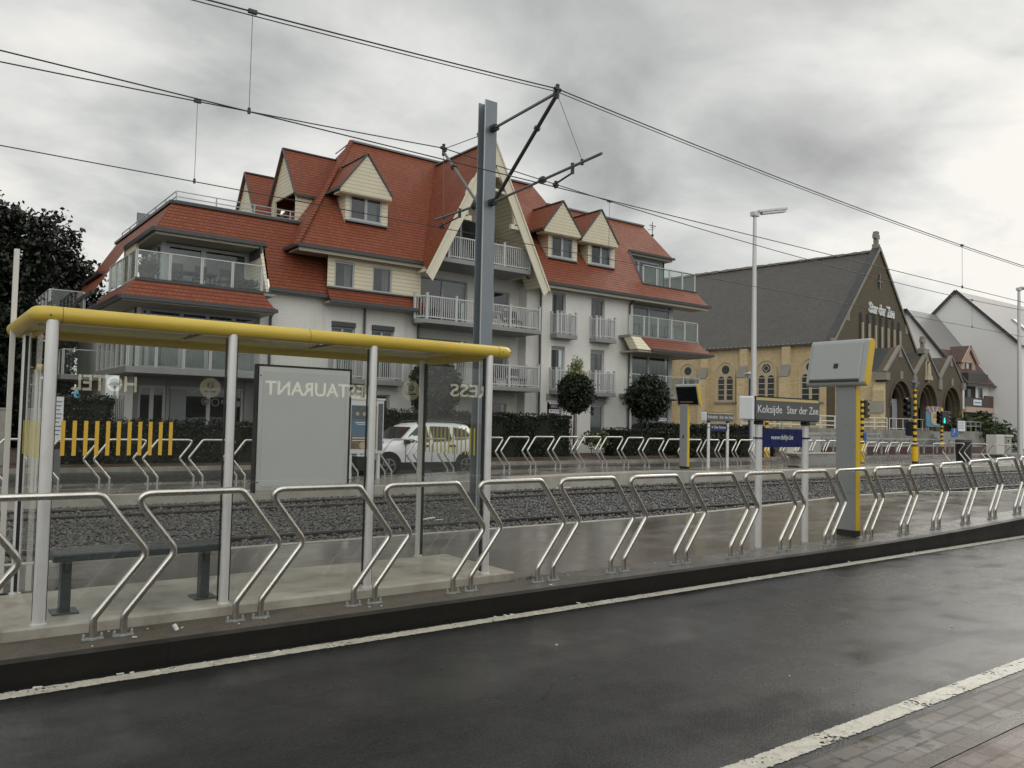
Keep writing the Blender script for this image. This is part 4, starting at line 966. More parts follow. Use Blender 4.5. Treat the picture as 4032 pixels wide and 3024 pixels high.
    s2=MB(); s2.box(7.66,11.92,33.42,35.2,8.5,8.6); s2.box(7.66,8.4,35.2,38.3,8.5,8.6); s2.box(11.8,14.4,32.2,32.49,6.55,6.62); s2.build('soffit','soffit',t)
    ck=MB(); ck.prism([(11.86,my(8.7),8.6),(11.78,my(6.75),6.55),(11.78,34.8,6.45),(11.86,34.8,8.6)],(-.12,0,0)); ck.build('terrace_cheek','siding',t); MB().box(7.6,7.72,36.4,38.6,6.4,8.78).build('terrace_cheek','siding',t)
    MB().box(11.72,11.8,33.2,34.6,6.4,8.55).build('cheek_edge','zinc',t)
    # terrace glazing
    w=window(t,8.35,11.7,6.45,8.45,34.7,(.02,.45,),fw=.13,curt=((.47,.98,'dark'),)); 
    m=MB(); m.box(8.2,8.36,34.62,34.85,6.4,8.52); m.build('corner_post','frame',t)
    m=MB()
    for y in (35.6,36.5,37.4): m.box(8.22,8.30,y-.06,y+.06,6.4,8.5)
    m.box(8.22,8.3,34.85,38.2,6.4,6.55); m.box(8.22,8.3,34.85,38.2,8.35,8.5); f=m.build('side_window','frame',t); MB().box(8.25,8.262,34.85,38.2,6.5,8.4).build('pane','pane',f); MB().box(8.55,8.57,34.85,38.2,6.5,8.4).build('room_darkness','dark',f)
    MB().box(6.6,11.78,31.6,38.2,6.28,6.38).build('terrace_floor','slab',t)
    tk=MB(); A=(6.08,31.0,5.66);B=(11.62,31.0,5.66);C=(11.3,31.6,6.38);D=(6.62,31.6,6.38); tk.poly(A,B,C,D); tk.poly((6.08,36.9,5.66),A,D,(6.62,36.9,6.38)); tk.poly(B,(11.62,32.5,5.66),(11.3,32.5,6.38),C); tk.build('terrace_skirt','lower_roof_tile',t)
    eave(t,[(6.02,30.95,5.62),(11.68,30.95,5.62)],.14,.14); eave(t,[(6.02,30.95,5.62),(6.02,36.9,5.62)],.14,.14)
    MB().box(6.1,11.6,31.02,33.2,5.5,5.57).build('soffit','soffit',t); MB().box(6.1,7.0,33.2,36.9,5.5,5.57).build('soffit','soffit',t)
    eave(t,[(6.62,31.6,6.40),(11.32,31.6,6.40)],.12,.1,'roof_edge')
    glass_rail(t,[(6.66,36.2),(6.66,31.66),(11.26,31.66)],6.42,1.03,1.15)
    # first floor of the corner
    wl=MB(); wl.box(11.55,11.76,32.5,33.2,-.3,5.6); wl.box(6.95,7.1,32.65,33.0,3.2,5.6); wl.build('corner_pier','wbrick',t)
    window(t,7.1,11.55,3.25,5.5,32.75,(.06,.33,.55,.78),fw=.1,curt=((.07,.98,'scurtain'),))
    MB().box(7.1,11.55,32.7,32.9,5.5,5.66).build('lintel','frame',t)
    sb=MB().prism([(6.30,30.95,3.2),(11.15,30.95,3.2),(11.5,32.6,3.2),(11.5,34,3.2),(6.30,36.8,3.2)],(0,0,-.24)).build('balcony','slab',t,.02)
    glass_rail(sb,[(6.36,36.4),(6.36,31.02),(11.1,31.02)],3.2,1.05,.95)
    # second strip of balcony along the west side, further back
    sb2=MB().box(5.35,6.9,38.4,44.0,2.9,3.12).build('balcony','slab',t,.02); glass_rail(sb2,[(6.9,38.5),(5.42,38.5),(5.42,43.9)],3.12,1.05,1.0)
    sb3=MB().box(5.0,6.5,40.2,45.5,5.55,5.7).build('balcony','slab',t,.02); glass_rail(sb3,[(6.4,40.3),(5.05,40.3),(5.05,45.4)],5.7,1.15,1.1)
    # ground floor shop front
    sh=MB(); sh.box(7.0,7.2,33.0,33.3,-.3,2.96); sh.box(8.2,8.32,33.0,33.2,-.3,2.96); sh.box(11.2,11.55,33.0,33.3,-.3,2.96); sh.box(7.0,11.55,33.05,33.3,2.62,2.96); sh.build('shop_pier','recess',t)
    for a,b,mu in ((8.32,11.2,(.52,.88)),(7.2,8.2,(.5,))):
        window(t,a,b,.1,2.62,33.15,mu,fw=.1,name='shop_window')
    MB().box(8.36,8.95,33.05,33.1,.75,2.5).build('pale_blind','lead',t)
    lg=MB()
    def ring(x,z,r): 
        for k in range(20):
            a,b=2*math.pi*k/20,2*math.pi*(k+1)/20; lg.bar((x+r*math.cos(a),33.0,z+r*math.sin(a)),(x+r*math.cos(b),33.0,z+r*math.sin(b)),.035)
    ring(9.66,2.06,.13); ring(10.05,2.04,.14); lg.disc((10.92,33.0,2.0),(0,-1,0),.13,20,.01); lg.disc((9.66,33.0,2.06),(0,-1,0),.07,14,.01)
    for k in range(4): lg.box(10.28+.09*k,10.34+.09*k,32.99,33.0,1.98,2.14)
    lg.build('window_emblem','lead',t)
    MB().poly((7.05,32.95,2.98),(11.5,32.95,2.98),(11.5,34.5,2.98),(7.05,34.5,2.98)).build('soffit','recess',t)
    # ---- dormers of the main slope
    def dormer(ax_,za,xl,xr,ze,wx0,wx1,wz0,wz1,yf=32.95,yo=32.55,flare=None):
        "apex x/z, eave x l/r and z (all at depth yo), window box"
        a=px_(ax_,yo),pz_(za,yo); l=px_(xl,yo),pz_(ze,yo); r=px_(xr,yo)
        ybk=ry(a[1]-.05); ybe=ry(l[1])
        rf=MB(); rf.poly((l[0],yo,l[1]),(l[0],ybe,l[1]),(a[0],ybk,a[1]),(a[0],yo,a[1])); rf.poly((r,yo,l[1]),(a[0],yo,a[1]),(a[0],ybk,a[1]),(r,ybe,l[1])); ro=rf.build('dormer_roof','roof_tile',t)
        m=MB(); m.bar((a[0],yo,a[1]+.02),(a[0],ybk,a[1]+.02),.12,.05); e=.03
        m.bar((l[0],yo-.01,l[1]+.01),(a[0],yo-.01,a[1]+.03),.05,.07); m.bar((r,yo-.01,l[1]+.01),(a[0],yo-.01,a[1]+.03),.05,.07); m.bar((l[0]-.02,yo+.0,l[1]-.03),(l[0]-.02,ybe,l[1]-.03),.12,.12)
        m.build('dormer_edge','zinc',ro)
        f=MB(); x0,x1=px_(wx0,yf)-.2,px_(wx1,yf)+.3; zt=l[1]-.0
        f.prism([(l[0]+.03,yo+.02,l[1]-.16),(r-.03,yo+.02,l[1]-.16),(r-.03,yo+.02,l[1]),(a[0],yo+.02,a[1]-.06),(l[0]+.03,yo+.02,l[1])],(0,.06,0))
        f.box(l[0]+.05,r-.05,yo+.085,yf+.3,l[1]-.2,l[1]-.1)
        zb=ry
        rect_wall(f,lambda u,z,d:(u,yf+d,z),x0,x1,pz_(wz0,yf)-.05,zt-.1,[(px_(wx0,yf),px_(wx1,yf),pz_(wz0,yf),pz_(wz1,yf))],.1)
        zz=8.6+(yf-31.9)*sl; yt=ry(zt-.1)
        f.poly((x0,yf,zt-.1),(x0,yt,zt-.1),(x0,yf,zz)); f.poly((x1,yf,zt-.1),(x1,yf,zz),(x1,yt,zt-.1))
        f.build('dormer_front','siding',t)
        window(t,px_(wx0,yf),px_(wx1,yf),pz_(wz0,yf),pz_(wz1,yf),yf+.03,(.5,),fw=.09,curt=((.55,.95,'curtain'),))
        MB().box(x0-.02,x1+.02,yf-.08,yf-.002,pz_(wz0,yf)-.1,pz_(wz0,yf)-.03).build('sill_flashing','lead',t)
    dormer(16.12,13.2,14.83,17.40,11.5,15.32,16.88,10.17,11.29)
    dormer(27.45,13.15,26.2,28.78,11.54,26.68,28.18,10.12,11.25)
    dormer(30.2,13.16,28.80,31.52,11.44,29.44,30.93,10.12,11.25)
    # ---- dormers on the west hip, facing the left
    def wdormer(xa,ya,za,half,zb,open_,xr):
        f=MB(); f.prism([(xa,ya-half,zb),(xa,ya+half,zb),(xa,ya,za)],(.08,0,0)); 
        zs=zb-(1.45 if open_ else 1.3)
        if open_: f.box(xa,xa+.1,ya+half-.45,ya+half,zs,zb-.002); f.box(xa,xa+.1,ya-half,ya-half+.12,zs,zb-.002); f.box(xa+.1,xr-.8,ya-half,ya-half+.1,zs,zb-.002); f.box(xa+1.2,xa+1.25,ya-half+.1,ya+half,zs,zb)
        else: f.box(xa,xa+.1,ya-half,ya+half,zs,zb-.002); f.box(xa+.1,xr-.6,ya-half,ya-half+.1,zs,zb-.002)
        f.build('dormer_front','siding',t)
        r=MB(); o=.12; k=(za-zb)/half
        r.poly((xa-o,ya-half-o,zb-o*k),(xr-1.1,ya-half-o,zb-o*k),(xr,ya,za+.03),(xa-o,ya,za+.03)); r.poly((xa-o,ya,za+.03),(xr,ya,za+.03),(xr-1.1,ya+half+o,zb-o*k),(xa-o,ya+half+o,zb-o*k)); ro=r.build('dormer_roof','lower_roof_tile',t)
        m=MB(); m.bar((xa-o,ya,za+.06),(xr,ya,za+.06),.12,.06); m.bar((xa-o-.01,ya-half-o,zb-o*k+.02),(xa-o-.01,ya,za+.06),.06,.07); m.bar((xa-o-.01,ya+half+o,zb-o*k+.02),(xa-o-.01,ya,za+.06),.06,.07); m.bar((xa-o,ya-half-o,zb-o*k-.03),(xr-1.0,ya-half-o,zb-o*k-.03),.13,.12); m.build('dormer_edge','zinc',ro)
        if open_: MB().box(xa+1.18,xa+1.19,ya-half+.2,ya+half-.5,zs,zb-.1).build('door_glass','darkpane',t)
    # apex positions surveyed on the ridge planes
    a1=S(*q(RB,380,155),Y=36.6); a2=S(*q(RB,125,315),Y=39.6)
    wdormer(a1.x,36.6,a1.z,1.55,a1.z-2.25,True,a1.x+2.6); wdormer(a2.x,39.6,a2.z,1.4,a2.z-2.1,False,a2.x+2.2)
    # roof terrace rail on the left wing
    rl=MB(); pts=[(8.62,44.4),(8.62,34.4),(15.0,34.4)]
    for (xa,ya),(xb,yb) in zip(pts,pts[1:]):
        L=math.hypot(xb-xa,yb-ya); n=max(2,round(L/1.75))
        for z in (10.18,10.33,10.55): rl.bar((xa,ya,z),(xb,yb,z),.035,.035)
        for i in range(0 if xa==xb else 1,n+1): k=i/n; x,y=xa+(xb-xa)*k,ya+(yb-ya)*k; rl.box(x-.022,x+.022,y-.022,y+.022,9.95,10.55)
    rl.build('terrace_rail','galv',t); MB().box(8.6,9.9,41.2,41.26,9.9,11.0).build('terrace_screen','lead',t)
    # ---- right corner bay
    yb_=32.6
    bw=MB(); bw.box(32.45,32.75,32.55,33.2,-.3,8.45); bw.build('bay_pier','wbrick',t)
    for z0,z1,c in ((6.5,8.3,((.03,.97,'curtain'),)),(3.3,5.5,((.03,.97,'scurtain'),)),(.1,2.85,((.03,.97,'scurtain'),))):
        window(t,32.78,36.2,z0,z1,32.95,(.0,.48,1.0),fw=.1,curt=c)
        m=MB(); m.box(36.2,36.42,32.9,33.15,z0-.1,z1+.1); m.box(36.3,36.4,35.3,35.45,z0-.1,z1+.1); f=m.build('bay_post','frame',t)
        MB().box(36.33,36.345,33.15,35.4,z0,z1).build('pane','pane',f)
    m=MB(); m.box(32.78,36.4,32.95,33.1,2.86,3.3); m.box(32.78,36.4,32.95,33.1,5.5,6.4); m.build('bay_spandrel','slab',t)
    MB().box(32.78,36.4,33.4,38,8.3,8.45).build('bay_ceiling','soffit',t)
    # glazed balconies of the bay
    b=MB().box(px_(32.5,31.6),px_(38.3,31.6),31.6,34.6,6.28,6.42).build('balcony','slab',t); glass_rail(b,[(px_(32.55,31.6),31.7),(px_(38.25,31.6),31.7),(px_(38.25,31.6),34.5)],6.42,1.08,1.12)
    sk=MB(); zt,zb=6.32,5.62; A=(32.35,31.05,zb);B=(37.75,31.05,zb);C=(37.15,31.6,zt);D=(32.4+.0,31.6,zt)
    sk.poly((32.75,31.05,zb),B,C,(32.3,31.6,zt)); sk.poly(B,(37.75,34.6,zb),(37.15,34.6,zt),C); sk.build('bay_skirt','lower_roof_tile',t)
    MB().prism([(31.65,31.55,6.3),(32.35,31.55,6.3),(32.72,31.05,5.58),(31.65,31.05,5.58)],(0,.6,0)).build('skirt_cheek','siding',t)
    eave(t,[(32.7,31.0,zb-.03),(37.82,31.0,zb-.03)]); eave(t,[(37.82,31.0,zb-.03),(37.82,34.6,zb-.03)])
    MB().box(31.7,37.7,31.1,33.0,5.46,5.54).build('soffit','soffit',t)
    b=MB().box(px_(32.6,31.6),px_(38.6,31.6),31.6,34.6,3.0,3.2).build('balcony','slab',t); glass_rail(b,[(px_(32.65,31.6),31.7),(px_(38.5,31.6),31.7),(px_(38.5,31.6),34.5)],3.2,1.08,1.6)
    # top terrace of the right bay
    m=MB(); rect_wall(m,wallfn(34.55),33.6,37.4,9.5,11.6,[(33.9,37.0,9.55,11.4)],.1); m.build('terrace_wall','lead',t); window(t,33.9,37.0,9.55,11.4,34.62,(.42,),fw=.1,curt=((.03,.97,'curtain'),))
    MB().box(37.3,37.42,34.55,36.8,9.5,11.7).build('terrace_corner_post','frame',t)
    MB().box(33.55,38.0,32.6,37,9.38,9.48).build('terrace_floor','slab',t); eave(t,[(33.9,34.12,11.72),(37.85,34.12,11.72)],.16,.12); MB().box(33.7,37.75,34.2,35.3,11.55,11.66).build('soffit','soffit',t)
    glass_rail(t,[(33.62,32.65),(38.02,32.65),(38.02,36.6)],9.5,1.12,1.1)
    eave(t,[rp(33.52,9.5),rp(33.92,11.75)],.1,.06,'roof_edge'); eave(t,[rp(33.5,9.52),rp(38.1,9.52)],.1,.06,'roof_edge')
    # small skylight flap and weather vane
    MB().obox(rp(31.75,11.75),V(.2,0,0),V(0,.581,.814)*.25,V(0,-.814,.581)*.05).build('skylight','lead',t)
    v=S(*q(RC,1345,350),Y=38.0); vb=S(*q(RC,1345,470),Y=38.0); m=MB(); m.cyl(vb,v,.025,6); m.sphere(vb+V(0,0,.12),.1,8); d=(v-vb).length
    m.bar(vb+V(-.3,0,d*.75),vb+V(.3,0,d*.75),.04); m.bar(vb+V(-.18,0,d*.62),vb+V(.18,0,d*.62),.03); m.bar(vb+V(-.45,0,d*.42),vb+V(.1,0,d*.5),.03); m.build('weather_vane','iron',t)
    roofp(t,'back_roof','roof_tile',[[(36.6,36,13.2),(39.2,38,10.6),(39.2,42,9),(36,42,12)]])
build_apartments()
def build_sale_boards():
    for n,(x,z) in enumerate(((26.72,2.02),(35.28,1.75))):
        y=32.45 if n==0 else 32.86; w,h=.66,.66
        t=thing('sale_board',('for sale board with red and white print beside a white wall window','for sale board with red and white print in the glazed corner bay')[n],'sign',(x+w/2,y,z))
        MB().box(x,x+w,y,y+.03,z+h*.70,z+h).build('top_strip','white',t); MB().box(x,x+w,y,y+.03,z+h*.30,z+h*.695).build('middle_strip','tlblack',t); MB().box(x,x+w,y,y+.03,z,z+h*.295).build('bottom_strip','white',t)
        a=V(1,0,0);u=V(0,0,1)
        text('TE KOOP',(x+.06,y-.004,z+h*.77),a,u,w-.12,.11,'red','lettering',t); text('UNICO',(x+.11,y-.004,z+h*.43),a,u,w-.24,.13,'lettering','lettering',t); text('058 51 20 50',(x+.05,y-.004,z+h*.09),a,u,w-.1,.10,'red','lettering',t)
build_sale_boards()
# ------------------------------------------------------------------ church
CA=R(97); ca=Vector((math.cos(CA),math.sin(CA),0)); cb=Vector((ca.y,-ca.x,0)); C0=Vector((56.42,34.9,0))
def cp(u,s,z): "u along the front, s into the nave"; return C0+cb*u+ca*s+V(0,0,z)
def arch(u0,u1,z0,z1,n=10):
    r=(u1-u0)/2; c=(u0+u1)/2; zs=z1-r
    return [(u0,z0),(u1,z0)]+[(c+r*math.cos(math.pi*k/n),zs+r*math.sin(math.pi*k/n)) for k in range(n+1)]
def build_church():
    t=thing('church','yellow brick church with steep dark slate roof and three arched porch gables','church',tuple(cp(8.5,6,0)))
    F=lambda u,z,d=0:cp(u,d,z)           # front plane, d into the building
    L=lambda s,z,d=0:cp(d,s,z)           # left side wall, d into the building
    W,AP,EV=17.0,16.5,8.15; LEN=26
    # side wall with arched recesses and buttresses
    w=MB(); w.poly(L(0.4,-.3),L(0.4,EV+.1),L(LEN,EV+.1),L(LEN,-.3)); w.poly(cp(W,.4,-.3),cp(W,LEN,-.3),cp(W,LEN,EV),cp(W,.4,EV)); w.poly(cp(0,LEN,-.3),cp(0,LEN,EV),cp(W/2,LEN,AP),cp(W,LEN,EV),cp(W,LEN,-.3))
    w.build('side_wall','ybrick',t)
    cen=[1.75+3.72*k for k in range(6)]
    st=MB()
    for s in cen:
        rg=MB(); o=arch(s-.93,s+.93,3.55,7.02); i_=arch(s-.80,s+.80,3.55,6.89)
        for a,b,c,d in zip(o[1:],o[2:],i_[2:],i_[1:]): rg.prism([L(*a),L(*b),L(*c),L(*d)],-cb*.10)
        rg.prism([L(*o[0]),L(*i_[0]),L(*i_[-1]),L(*o[-1])],-cb*.10)
        rg.build('arch_ring','ybrick',t)
        win=MB().prism([L(*p) for p in i_],-cb*.03).build('window','cstone',t)
        g=MB()
        for d in (-.40,.40): g.prism([L(s+d+(a),b) for a,b in [(x-0,y) for x,y in arch(-.27,.27,3.75,5.72)]],-cb*.045)
        g.prism([L(s+.36*math.cos(2*math.pi*k/18),6.27+.36*math.sin(2*math.pi*k/18)) for k in range(18)],-cb*.045)
        g.build('leaded_pane','leaded',win)
        b=MB()
        for d in (-.40,.40):
            for z in (4.15,4.6,5.05,5.5): b.obox(L(s+d,z)-cb*.05,ca*.27,cb*.008,V(0,0,.016))
        if abs(s-cen[1])<.1:
            for a0 in range(4):
                a=R(90*a0); c=R(90*a0+90); b.bar(L(s+.27*math.cos(a),6.27+.27*math.sin(a))-cb*.055,L(s+.27*math.cos(c),6.27+.27*math.sin(c))-cb*.055,.05,.02)
        b.build('glazing_bar','whiterail',win)
        st.prism([L(s-1.05,3.45),L(s+1.05,3.45),L(s+1.05,3.58),L(s-1.05,3.58)],-cb*.16)
    st.build('window_sill','gstone',t)
    for k in range(1,7):
        s=-.1+3.72*k; bt=MB(); cpn=MB()
        bt.prism([cp(0,s-.35,-.3),cp(-.75,s-.35,-.3),cp(-.75,s-.35,5.6),cp(-.38,s-.35,6.45),cp(-.38,s-.35,7.9),cp(0,s-.35,7.9)],ca*.7)
        cpn.prism([cp(-.80,s-.39,5.55),cp(-.40,s-.39,6.5),cp(-.37,s-.39,6.5),cp(-.37,s-.39,5.75),cp(-.745,s-.39,5.5)],ca*.78)
        cpn.build('buttress_cap','gstone',bt.build('buttress','ybrick',t))
    co_=MB()
    for k in range(60): s=.6+.42*k; co_.obox(L(s,EV-.06)-cb*.09,ca*.05,cb*.08,V(0,0,.07))
    co_.build('eaves_dentil','cstone',t)
    # roof
    r=MB(); ov=-.28
    n=14
    def rpnt(u,s,z): return cp(u,s,z)
    for k in range(n):
        a,b=k/n,(k+1)/n
        for side in (0,1):
            u0=ov+(W/2-ov)*a; u1=ov+(W/2-ov)*b; z0=EV-.15+(AP-EV+.05)*a; z1=EV-.15+(AP-EV+.05)*b
            if side: u0,u1=W-u0,W-u1
            q4=[rpnt(u0,.45,z0),rpnt(u0,LEN+.2,z0),rpnt(u1,LEN+.2,z1),rpnt(u1,.45,z1)]
            r.poly(*(q4 if not side else q4[::-1]))
    r.build('nave_roof','slate',t)
    rg=MB(); 
    for k in range(70): s=.5+k*.375; h=.05+.06*rng.random(); rg.obox(cp(W/2+rng.uniform(-.03,.03),s,AP-.02),ca*.17,cb*.14,V(0,0,h))
    rg.build('ridge_tiles','gstone',t); g=MB(); g.bar(L(.4,EV-.16)-cb*.32,L(LEN,EV-.16)-cb*.32,.16,.12); g.build('gutter','zinc',t)
    # front gable
    f=MB(); f.prism([F(0,-.3),F(W,-.3),F(W,EV+.1),F(W/2,AP+.15),F(0,EV+.1)],ca*.5); f.build('front_gable','bbrick',t)
    c=MB()
    for sg in (0,1):
        a=F(-.35 if not sg else W+.35,EV-.25); b=F(W/2,AP+.22); c.bar(a+ca*.22,b+ca*.22,.62,.24)
    c.build('gable_coping','dslate',t)
    c2=MB(); 
    for sg in (0,1):
        a=F(-.2 if not sg else W+.2,EV-.2); b=F(W/2,AP+.15); c2.bar(a-ca*.11,b-ca*.11,.06,.22)
    for u,z in ((2.6,10.0),(14.4,10.0)): c2.prism([F(u-.3,z),F(u+.3,z),F(u+.3,z+.8),F(u-.3,z+.8)],-ca*.03)
    c2.prism([F(-.45,EV-.5),F(.5,EV-.5),F(.5,EV+.25),F(-.45,EV+.25)],-ca*.1)
    c2.build('coping_edge','gstone',t)
    ss=MB(); sf=MB()
    for k in range(7):
        u=4.9+k*1.28-.02; ss.prism([F(*p) for p in arch(u-.30,u+.30,5.2,10.9)],-ca*.015); sf.obox(F(u+.24,7.6)-ca*.07,cb*.09,ca*.06,V(0,0,2.5))
    ss.build('blind_slit','dark',t); sf.build('slit_shaft','cstone',t)
    oc=MB(); oc.prism([F(8.6+.42*math.cos(2*math.pi*k/16),13.85+.62*math.sin(2*math.pi*k/16)) for k in range(16)],-ca*.02); oc.build('oculus','dark',t)
    m=MB(); m.bar(F(8.2,13.85)-ca*.04,F(9.0,13.85)-ca*.04,.1); m.bar(F(8.6,13.2)-ca*.04,F(8.6,14.5)-ca*.04,.1); m.build('oculus_tracery','gstone',t)
    tx=cb
    text('Ster der Zee',F(6.3,11.05)-ca*.03,cb,V(0,0,1),5.1,.85,'lettering','lettering',t,.12,.035)
    def stone_cross(u,s,z,k,par):
        m=MB(); b=cp(u,s,z); m.obox(b+V(0,0,.25*k),cb*.27*k,ca*.3*k,V(0,0,.25*k)); m.obox(b+V(0,0,.62*k),cb*.19*k,ca*.2*k,V(0,0,.14*k)); m.obox(b+V(0,0,1.18*k),cb*.20*k,ca*.2*k,V(0,0,.55*k)); m.obox(b+V(0,0,1.25*k),cb*.48*k,ca*.19*k,V(0,0,.22*k)); m.obox(b+V(0,0,1.62*k),cb*.26*k,ca*.22*k,V(0,0,.13*k))
        m.build('stone_cross','gstone',par,.03)
    stone_cross(W/2,.25,AP+.1,.85,t)
    # porch with three gables
    ex=3.75; sE=-ex; PW0,PW1=.35,16.75; cw=(PW1-PW0)/3; pz=5.25; pa=7.75
    porch=MB(); holes=[]
    def pf(u,z,d=0): return cp(u,sE+d,z)
    for k in range(3):
        u0=PW0+cw*k; uc=u0+cw/2; ha=arch(uc-1.95,uc+1.95,.3,5.2,16)[1:-0]
        ar=[(uc+1.95*math.cos(math.pi*i/16),3.25+1.95*math.sin(math.pi*i/16)) for i in range(17)]
        # wall left and right of the opening and above it
        porch.prism([pf(u0,-.3),pf(uc-1.95,-.3),pf(uc-1.95,3.25),pf(u0,3.25)],ca*.7); porch.prism([pf(uc+1.95,-.3),pf(u0+cw,-.3),pf(u0+cw,3.25),pf(uc+1.95,3.25)],ca*.7)
        def top(u): 
            h=abs(u-uc)/(cw/2); return pz+.5+(pa-pz-.5)*(1-h)
        pts=ar[::-1]
        xs=[u0]+[p[0] for p in pts]+[u0+cw]; zs=[3.25]+[p[1] for p in pts]+[3.25]
        for i in range(len(xs)-1):
            if xs[i+1]-xs[i]<1e-4: continue
            porch.prism([pf(xs[i],zs[i]),pf(xs[i+1],zs[i+1]),pf(xs[i+1],top(xs[i+1])),pf(xs[i],top(xs[i]))],ca*.7)
    porch.build('porch_front','bbrick',t)
    pr=MB(); vo=MB(); cpg=MB(); pw=MB(); dk=MB()
    for k in range(3):
        u0=PW0+cw*k; uc=u0+cw/2
        for r0,r1,d in ((1.95,2.12,-.10),(1.72,1.95,.25),(1.52,1.72,.5)):
            for i in range(16):
                a,b=math.pi*i/16,math.pi*(i+1)/16
                vo.prism([pf(uc+r1*math.cos(a),3.25+r1*math.sin(a),d),pf(uc+r1*math.cos(b),3.25+r1*math.sin(b),d),pf(uc+r0*math.cos(b),3.25+r0*math.sin(b),d),pf(uc+r0*math.cos(a),3.25+r0*math.sin(a),d)],ca*.25)
            if d>0:
                for s_ in (-1,1): 
                    a,b=sorted((uc+s_*r0,uc+s_*r1)); vo.prism([pf(a,-.3,d),pf(b,-.3,d),pf(b,3.25,d),pf(a,3.25,d)],ca*.25)
        zv=pz+.42
        for sg in (-1,1):
            ue=uc+sg*cw/2; pr.poly(pf(ue,zv,.3),pf(ue,zv,ex+.1),pf(uc,pa,ex+.1),pf(uc,pa,.3))
            cpg.bar(pf(ue,zv+.10,.05),pf(uc,pa+.10,.05),.28,.15)
        pr.build if 0 else None
        if k<2: cpg.prism([pf(u0+cw-.35,zv-.75,-.12),pf(u0+cw+.35,zv-.75,-.12),pf(u0+cw+.35,zv+.1,-.12),pf(u0+cw-.35,zv+.1,-.12)],ca*.11)
        cpg.prism([pf(uc-.35,pa-.75,-.04),pf(uc+.35,pa-.75,-.04),pf(uc,pa+.05,-.04)],ca*.038)
        cpg.prism([pf(uc-.22,5.35,-.13),pf(uc+.22,5.35,-.13),pf(uc+.25,5.95,-.13),pf(uc-.25,5.95,-.13)],ca*.12)
    for sg,u in ((-1,PW0),(1,PW1)):
        cpg.prism([pf(u-.35,pz-.1,-.2),pf(u+.35,pz-.1,-.2),pf(u+.35,pz+.45,-.2),pf(u-.35,pz+.45,-.2)],ca*1.0)
    pr.build('porch_roof','dslate',t); vo.build('arch_moulding','bbrick',t); cpg.build('porch_coping','gstone',t)
    pw.poly(cp(PW0,sE+.7,-.3),cp(PW0,sE+.7,pz+.5),cp(PW0,.0,pz+.5),cp(PW0,0,-.3)); pw.build('porch_side','ybrick',t); pw=MB(); pw.poly(cp(PW1,sE+.7,-.3),cp(PW1,0,-.3),cp(PW1,0,pz+.5),cp(PW1,sE+.7,pz+.5))
    pw.build('porch_side','ybrick',t); pw=MB(); pw.prism([cp(PW0,sE,-.3),cp(PW0-.7,sE,-.3),cp(PW0-.7,sE,2.9),cp(PW0-.35,sE,3.5),cp(PW0-.35,sE,4.4),cp(PW0,sE,5)],ca*.8)
    pw.build('porch_buttress','ybrick',t); pw=MB(); pw.prism([cp(PW1,sE,-.3),cp(PW1+.3,sE,-.3),cp(PW1+.3,sE,2.9),cp(PW1,sE,3.5)],ca*.8)
    pw.build('porch_buttress','ybrick',t)
    cq=MB(); cq.prism([cp(PW0-.78,sE-.05,2.75),cp(PW0-.36,sE-.05,3.6),cp(PW0-.36,sE-.05,2.75)],ca*.9); cq.build('buttress_cap','gstone',t)
    # inner wall, doors and the middle niche
    iw=MB(); iw.box(0,0,0,0,0,0) if 0 else None
    iw.prism([cp(PW0+.2,-1.6,-.3),cp(PW1-.2,-1.6,-.3),cp(PW1-.2,-1.6,5.3),cp(PW0+.2,-1.6,5.3)],ca*.2); iw.build('porch_inner_wall','bbrick',t)
    uc=PW0+cw/2; d=MB().prism([cp(uc-1.5,sE+.8,1.5),cp(uc+1.5,sE+.8,1.5),cp(uc+1.5,sE+.8,3.9),cp(uc-1.5,sE+.8,3.9)],ca*.1).build('door','greydoor',t)
    MB().prism([cp(x[0],sE+.77,x[1]) for x in arch(uc-.55,uc+.45,1.5,3.85)],ca*.02).build('door_gap','dark',d)
    for k in (1,2): uc=PW0+cw*(k+.5); MB().prism([cp(uc-1.3,-1.72,1.5),cp(uc+1.3,-1.72,1.5),cp(uc+1.3,-1.72,4.4),cp(uc-1.3,-1.72,4.4)],ca*.08).build('door','brownwood' if k==1 else 'bbrick',t)
    uc=PW0+cw*1.5
    n_=MB(); n_.prism([pf(uc-.45,5.9,-.08),pf(uc-.28,5.9,-.08),pf(uc-.28,7.0,-.08),pf(uc-.45,7.0,-.08)],ca*.078); n_.prism([pf(uc+.28,5.9,-.08),pf(uc+.45,5.9,-.08),pf(uc+.45,7.0,-.08),pf(uc+.28,7.0,-.08)],ca*.078); n_.prism([pf(uc-.6,5.55,-.25),pf(uc+.6,5.55,-.25),pf(uc+.45,5.9,-.25),pf(uc-.45,5.9,-.25)],ca*.24)
    n_.tube([pf(uc,5.9,-.12),pf(uc,6.5,-.12),pf(uc,6.85,-.12)],[.2,.16,.08],8); n_.build('niche','cstone',t)
    stone_cross(uc,sE+.35,pa+.05,.72,t)
    m=MB(); m.obox(cp(uc,sE+.3,pa+.1),cb*.55,ca*.3,V(0,0,.22)); m.build('cross_foot','gstone',t,.05)
